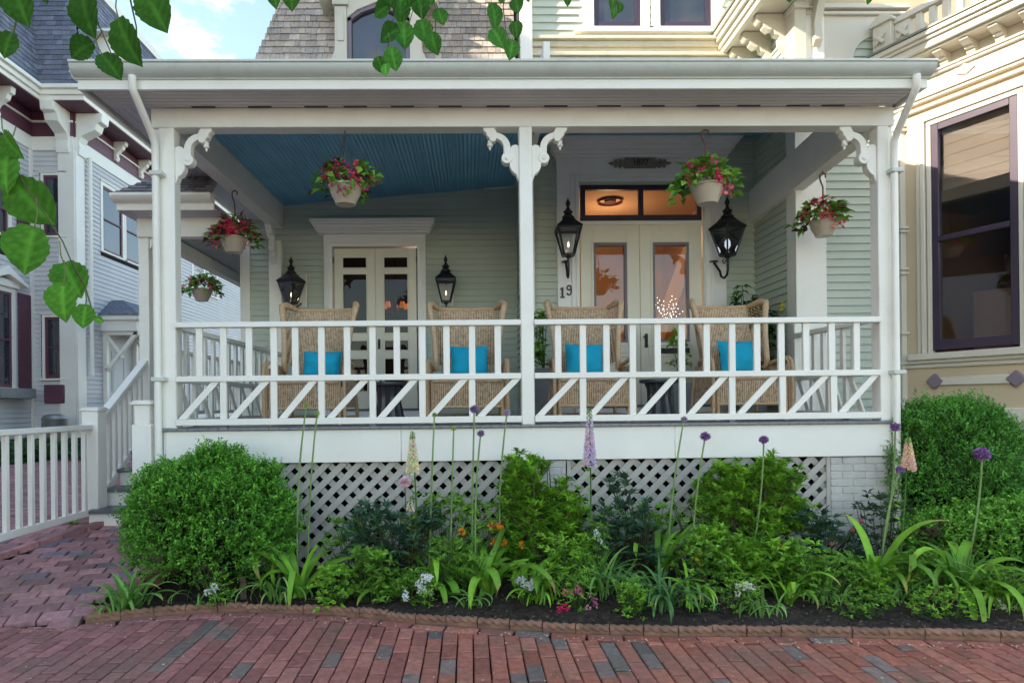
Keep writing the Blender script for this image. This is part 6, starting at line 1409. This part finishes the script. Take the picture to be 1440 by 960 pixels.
# ================================================================== hanging baskets
def basket(px, potc, hook, Y, s, label, flop, nf=26, red=.3, wire=False):
    # potc = pixel y of pot centre, hook = (px, py) of the hook
    c = W(px, potc, Y); hk = W(hook[0], hook[1], Y); o = empty('hanging_basket', hk, label, 'hanging basket', 'hanging begonia baskets on the porch')
    rt, rb, h = .148*s, .088*s, .17*s
    mb = MB(); z0 = c.z-h/2; mb.lathe([(.05*s,0),(rb,.0),(rb*1.12,.03*s),(rt*.90,h*.55),(rt*.97,h*.9),(rt*1.06,h*.9),(rt*1.06,h),(rt*.95,h),(rt*.9,h*.85),(.02,h*.8)], (c.x, Y, z0), 28); mb.build('pot', 'pot', o, smooth=40)
    mb = MB(); a = []
    if wire:
        for t in (0.5, 2.6, 4.7): mb.tube([(c.x+rt*math.cos(t), Y+rt*math.sin(t), z0+h), (hk.x, Y, hk.z-.02)], .003, 4)
        mb.tube([(hk.x, Y, hk.z-.02), (hk.x, Y, hk.z+.05)], .005, 6); hm = 'digit'
    else:
        mb.tube([(hk.x+.03, Y, hk.z+.0), (hk.x+.028, Y, hk.z+.035), (hk.x, Y, hk.z+.05), (hk.x-.03, Y, hk.z+.03), (hk.x-.03, Y, hk.z-.02), (hk.x, Y, hk.z-.10), (hk.x, Y, z0+h+.15)], .008, 7)
        for t in (0.5, 2.6, 4.7): mb.tube([(c.x+rt*math.cos(t), Y+rt*math.sin(t), z0+h), (hk.x, Y, z0+h+.16)], .005, 5)
        mb.tube([(hk.x, Y, hk.z+.05), (hk.x, Y, hk.z+.09)], .006, 5); hm = 'copperbrown' if R.random() < .5 else 'white'
    mb.build('hanger', hm, o, smooth=60)
    fl = MB(); n = int(66*s); P = []; Dd = []; zt = z0+h
    for i in range(n):
        a = R.uniform(0, 6.28); u = R.random()**.5; dz = (.17*(1-u*u)+.03)*s*R.uniform(.5, 1.3)
        P.append((c.x+math.cos(a)*u*.27*s+flop*u*.05, Y+math.sin(a)*u*.21*s, zt+dz-(.10*s*R.random() if u > .8 else 0))); Dd.append((math.cos(a)*(.5+u), math.sin(a)*(.5+u), R.uniform(-.7, .5)))
    P = np.array(P); Dd = np.array(Dd); k = 3; P = np.repeat(P, k, 0)+NR.normal(size=(n*k, 3))*.02; Dd = np.repeat(Dd, k, 0)+NR.normal(size=(n*k, 3))*.5
    pal = [(.15,.34,.04),(.20,.42,.06),(.10,.26,.035)]+([(.12,.05,.03)] if red > .2 else [])+([(.16,.06,.04)] if red > .5 else [])
    leafset(fl, P, Dd, NR.uniform(.7, 1.25, n*k)*.098*s**.5, .066*s**.5, cols(n*k, pal, .3), fold=.2, curl=.15); fl.build('foliage', 'leaf', o, smooth=0)
    for i in range(int(nf*1.9)):
        a = R.uniform(0, 6.28); u = R.random()**.4; sgn = flop*.06*u; q = Vector((c.x+math.cos(a)*u*.25*s+sgn, Y-abs(math.sin(a))*u*.19*s, zt+(.17*(1-u*u)+.05)*s*R.uniform(.3, 1.25)-(.14*s*R.random() if R.random() < .35 else 0)))
        f = MB(); cc = R.choice([(.90,.10,.22),(.92,.18,.26),(.92,.30,.30),(.85,.08,.28)]); r_ = R.uniform(.018, .032); flower_ball(f, q, r_, cc, 12, r_*1.5, r_*1.1); f.build('flower', 'petals', o, smooth=0)
    return o
basket(486, 275, (485, 187), .08, 1.0, 'hanging pot of pink begonias on wires in the left bay of the porch', .3, 16, .3, True)
basket(995, 274, (992, 190), .08, 1.0, 'hanging pot of pink begonias on a white hook in front of the transom', -.5, 18, .1)
p = W(331, 345, 1.7); basket(329, 345, (330, 274), 1.75, 1.0, 'hanging pot of dense red begonias under the left side beam', .0, 34, .6)
basket(1158, 322, (1157, 250), .95, .92, 'hanging pot of drooping begonias under the right side beam', -.6, 14, .3)
basket(284, 415, (283, 368), 4.3, 1.05, 'small distant hanging begonia pot under the lower side porch', .0, 8, .5)
# ================================================================== neighbour bed
o = MB(); n = 420; P = np.stack([NR.uniform(-11.2, -7.5, n), NR.uniform(8.2, 10.6, n), NR.uniform(.35, .75, n)], 1); k = 6; PB = np.repeat(P, k, 0); a = NR.uniform(0, 6.28, n*k); e = NR.uniform(0, 1, n*k)
leafset(o, PB, np.stack([np.cos(a), np.sin(a), e], 1), .24, .10, cols(n*k, [(.05,.13,.05),(.07,.17,.05),(.04,.10,.04)], .3), curl=.3); tag(o.build('hosta_bed', 'leaf', None, smooth=0), 'dark hostas and ivy along the foot of the neighbouring house', 'ground cover', kind='stuff')
lowplant('fern', 152, .1, 10, 10, 1, .02, .01, DG, 'x') if False else None
b = Vector((-3.9, .6, .37)); o = empty('weed', b, 'little green weed growing at the foot of the fence post', 'weed'); mb = MB(); [ribbon(mb, [b+Vector((0,0,0)), b+Vector((R.uniform(-.05,.05), -.02, .06)), b+Vector((R.uniform(-.12,.12), R.uniform(-.1,0), R.uniform(.05,.14)))], .02, R.choice(MG)) for _ in range(16)]; mb.build('foliage', 'leaf', o)
# ================================================================== linden branches hanging into view
def hexleaf(c, tipdir, nrmv, L_, col):
    """heart shaped leaf with serrated rim; c = leaf base (petiole), returns MB"""
    mb = MB(); d = tipdir.normalized(); nn = nrmv.normalized(); sd = d.cross(nn).normalized(); nn = sd.cross(d)
    n = 14; vs = []; cs = []; cols_ = 4
    def half(t):   # half width along the midrib
        w = (max(0, t+.10)/.45)**.42 if t < .35 else (1-((t-.35)/.65)**2.1)**.9
        return .5*max(0, min(1.02, w))
    bend = R.uniform(.08, .50); fold = R.uniform(.05, .5); tw = R.uniform(-.2, .2)
    for i in range(n+1):
        t = i/n; tt = -.10+1.10*t; w = half(tt)*L_*.98
        for j in range(-cols_, cols_+1):
            u = j/cols_; back = .0
            ww = w*(1+(.055 if i % 2 else -.045)*(abs(u) == 1))
            tb = tt if tt > 0 else tt*abs(u)**.7
            p = c+d*(tb*L_+(-.03*L_ if abs(u) == 1 and i % 2 else 0))+sd*u*ww+nn*(abs(u)*ww*fold-bend*L_*tt*tt+tw*u*ww+.010*L_*math.sin(i*1.7)*abs(u)+.006*L_*math.cos(i*2.3+j))
            vs.append(p); k = 1.7 if j == 0 else (1.22 if (i+abs(j)) % 3 == 0 else .9); cs.append(tuple(min(1, q*k) for q in col))
    m = 2*cols_+1; mb.add(vs, [(i*m+j, i*m+j+1, (i+1)*m+j+1, (i+1)*m+j) for i in range(n) for j in range(m-1)], cs)
    # real thickness
    return mb
def branch(label, Y, leaves, twigs, col):
    p0 = W(twigs[0][0][0], twigs[0][0][1], Y); o = empty('linden_branch', p0, label, 'branch', 'linden branches hanging in from above')
    for tw in twigs:
        mb = MB(); pts = [W(x, y, Y+R.uniform(-.02,.02)) for x, y in tw]; k = len(pts); mb.tube([q+Vector((0,.02,0)) for q in pts], [.0026-.0014*i/(k-1) for i in range(k)], 6, col=(.10,.11,.035)); mb.build('twig', 'leaf', o, smooth=60)
    for (x, y, size, ang, br) in leaves:
        s = (Y-CAM.y)/FPX; Yl = Y+R.uniform(-.06, .06)
        a = rad(ang); tip = Vector((math.sin(a), R.uniform(-.25,.25), -math.cos(a))); nv = Vector((R.uniform(-.45,.45), -1, R.uniform(-.3,.35)))
        L_ = size*s*.80; c = W(x, y, Yl)-tip*L_*.5; k = br*R.uniform(.8, 1.2)  # br puts the brightness of lit leaves into their colour
        mb = hexleaf(c, tip, nv, L_, tuple(q*k for q in col)); lf = mb.build('leaf', 'bigleaf', o, smooth=70)
        pt = MB(); pt.tube([c+tip*.02*L_, c-tip*.25*L_+Vector((0,0,.1*L_)), c-tip*.42*L_+Vector((R.uniform(-.1,.1)*L_, 0, .35*L_))], .0014, 5, col=(.16,.20,.06)); pt.build('petiole', 'leaf', o)
LC = (.05,.15,.02)
branch('large dark linden leaves hanging over the top left corner', -4.35, [(28,8,66,10,.9),(8,62,42,-20,.9),(118,18,68,5,.9),(112,70,46,-60,.8),(178,62,68,15,1.1),(156,92,44,40,.9),(218,16,66,25,1.0),(55,-20,50,0,.9),(25,12,40,-30,1)], [[(170,-60),(176,-10),(185,30),(186,60)],[(95,-60),(128,20),(150,70)],[(10,-50),(22,-10),(10,40)],[(230,-50),(215,-20)]], LC)
branch('sunlit linden twig with lobed leaves hanging down at the left edge', -4.30, [(4,240,66,-10,1.3),(44,287,84,35,.85),(38,354,76,-14,1.25),(101,394,64,30,1.15),(86,424,58,0,1.3),(118,446,38,-5,1.6),(14,205,44,30,1.2),(140,450,14,60,1.6)], [[(-30,120),(-5,200),(30,262),(62,308),(80,336),(94,368)],[(94,368),(112,400),(122,432)]], (.06,.18,.02))
branch('cluster of linden leaves dangling at the top centre in front of the gothic dormer', -3.3, [(535,14,30,-70,1),(564,16,38,5,1.15),(591,8,38,15,1.0),(546,48,36,-70,.8),(568,50,40,0,1.4),(596,46,36,10,1.15),(620,24,30,20,1.0),(610,62,32,10,1.1),(553,83,34,10,1.9),(535,92,26,20,1.2),(542,98,20,0,2.3),(548,-6,30,10,1),(578,-8,30,-20,1),(604,-6,28,20,1)], [[(560,-60),(556,0),(548,45),(540,85)],[(600,-60),(580,10),(572,40)],[(600,-60),(612,10),(612,50)]], (.045,.15,.022))
branch('linden leaves dangling beside the white corner board at the top', -3.2, [(697,22,36,20,1.1),(701,54,34,30,1.3),(719,70,32,-10,1.3),(726,42,26,0,1.1),(727,8,28,10,1.1),(705,-8,30,0,1),(742,-8,20,20,1)], [[(715,-50),(708,5),(712,40),(717,60)],[(730,-50),(728,0)]], (.05,.16,.025))
branch('two linden leaf tips at the top above the mansard', -3.2, [(386,-4,34,-5,1),(410,2,34,5,1.05)], [[(395,-60),(398,-15)]], LC)
branch('tiny linden sprig in front of the second floor window', -2.6, [(862,3,18,-10,1.1),(873,10,16,0,1.2),(864,18,16,0,1.3),(798,3,14,5,1.0)], [[(870,-40),(868,5),(865,14)],[(798,-40),(798,0)]], LC)
branch('tiny linden leaf tips above the bay balustrade', -2.6, [(1222,-1,16,0,1.1),(1110,-3,14,0,1)], [[(1222,-40),(1222,-5)],[(1110,-40),(1110,-5)]], LC)
# ================================================================== LIGHT
EL, AZ = rad(29.5), rad(-68)      # azimuth measured from the direction towards the viewer: sun stands front left
sun_dir = Vector((-math.cos(EL)*math.sin(rad(72)), -math.cos(EL)*math.cos(rad(72)), math.sin(EL)))   # towards the sun
sl = bpy.data.lights.new('sun', 'SUN'); sl.energy = 2.0; sl.angle = rad(.8); sl.color = (1, .86, .68); so = bpy.data.objects.new('sun', sl); COL.objects.link(so)
so.rotation_euler = (-sun_dir).to_track_quat('-Z', 'Y').to_euler()
wd = bpy.data.worlds.new('World'); S.world = wd; wd.use_nodes = True; t = wd.node_tree; N = t.nodes; L = t.links; bg = N['Background']
sk = N.new('ShaderNodeTexSky'); sk.sky_type = 'NISHITA'; sk.sun_disc = False; sk.sun_elevation = EL; sk.sun_rotation = math.atan2(sun_dir.x, sun_dir.y); sk.air_density = 1.0; sk.dust_density = .6; sk.ozone_density = 2.5
tc = N.new('ShaderNodeTexCoord'); mp = N.new('ShaderNodeMapping'); mp.inputs['Scale'].default_value = (1, 1, 2.2); L.new(tc.outputs['Generated'], mp.inputs[0])
no = N.new('ShaderNodeTexNoise'); no.inputs['Scale'].default_value = 5.5; no.inputs['Detail'].default_value = 8; no.inputs['Roughness'].default_value = .55; L.new(mp.outputs[0], no.inputs['Vector'])
mr = N.new('ShaderNodeMapRange'); mr.inputs[1].default_value = .55; mr.inputs[2].default_value = .68; mr.interpolation_type = 'SMOOTHSTEP'; L.new(no.outputs['Fac'], mr.inputs[0])
mx = N.new('ShaderNodeMixRGB'); L.new(mr.outputs[0], mx.inputs[0]); tn = N.new('ShaderNodeVectorMath'); tn.operation = 'MULTIPLY'; tn.inputs[1].default_value = (1.13, .98, .78); L.new(sk.outputs[0], tn.inputs[0]); L.new(tn.outputs[0], mx.inputs[1]); mx.inputs[2].default_value = (3.6, 3.5, 3.4, 1)
L.new(mx.outputs[0], bg.inputs[0]); bg.inputs[1].default_value = .095
def lamp(name, p, e, col, r=.1):
    l = bpy.data.lights.new(name, 'POINT'); l.energy = e; l.color = col; l.shadow_soft_size = r; o = bpy.data.objects.new(name, l); COL.objects.link(o); o.location = p; return o
lamp('hall_lamp', (2.2, 4.2, 4.1), 4.5, (1, .62, .32), .15); lamp('hall_lamp', (2.3, 3.4, 2.6), 2, (1, .65, .36), .1)
lamp('room_lamp', (-.9, 5.0, 3.4), 1.5, (1, .7, .5), .1)
vs = S.view_settings; vs.view_transform = 'Standard'; vs.look = 'None'; vs.gamma = 1; vs.exposure = 2.6
S.cycles.max_bounces = 10; S.cycles.diffuse_bounces = 7; S.cycles.transparent_max_bounces = 12; S.cycles.use_denoising = True; S.cycles.sample_clamp_indirect = 6
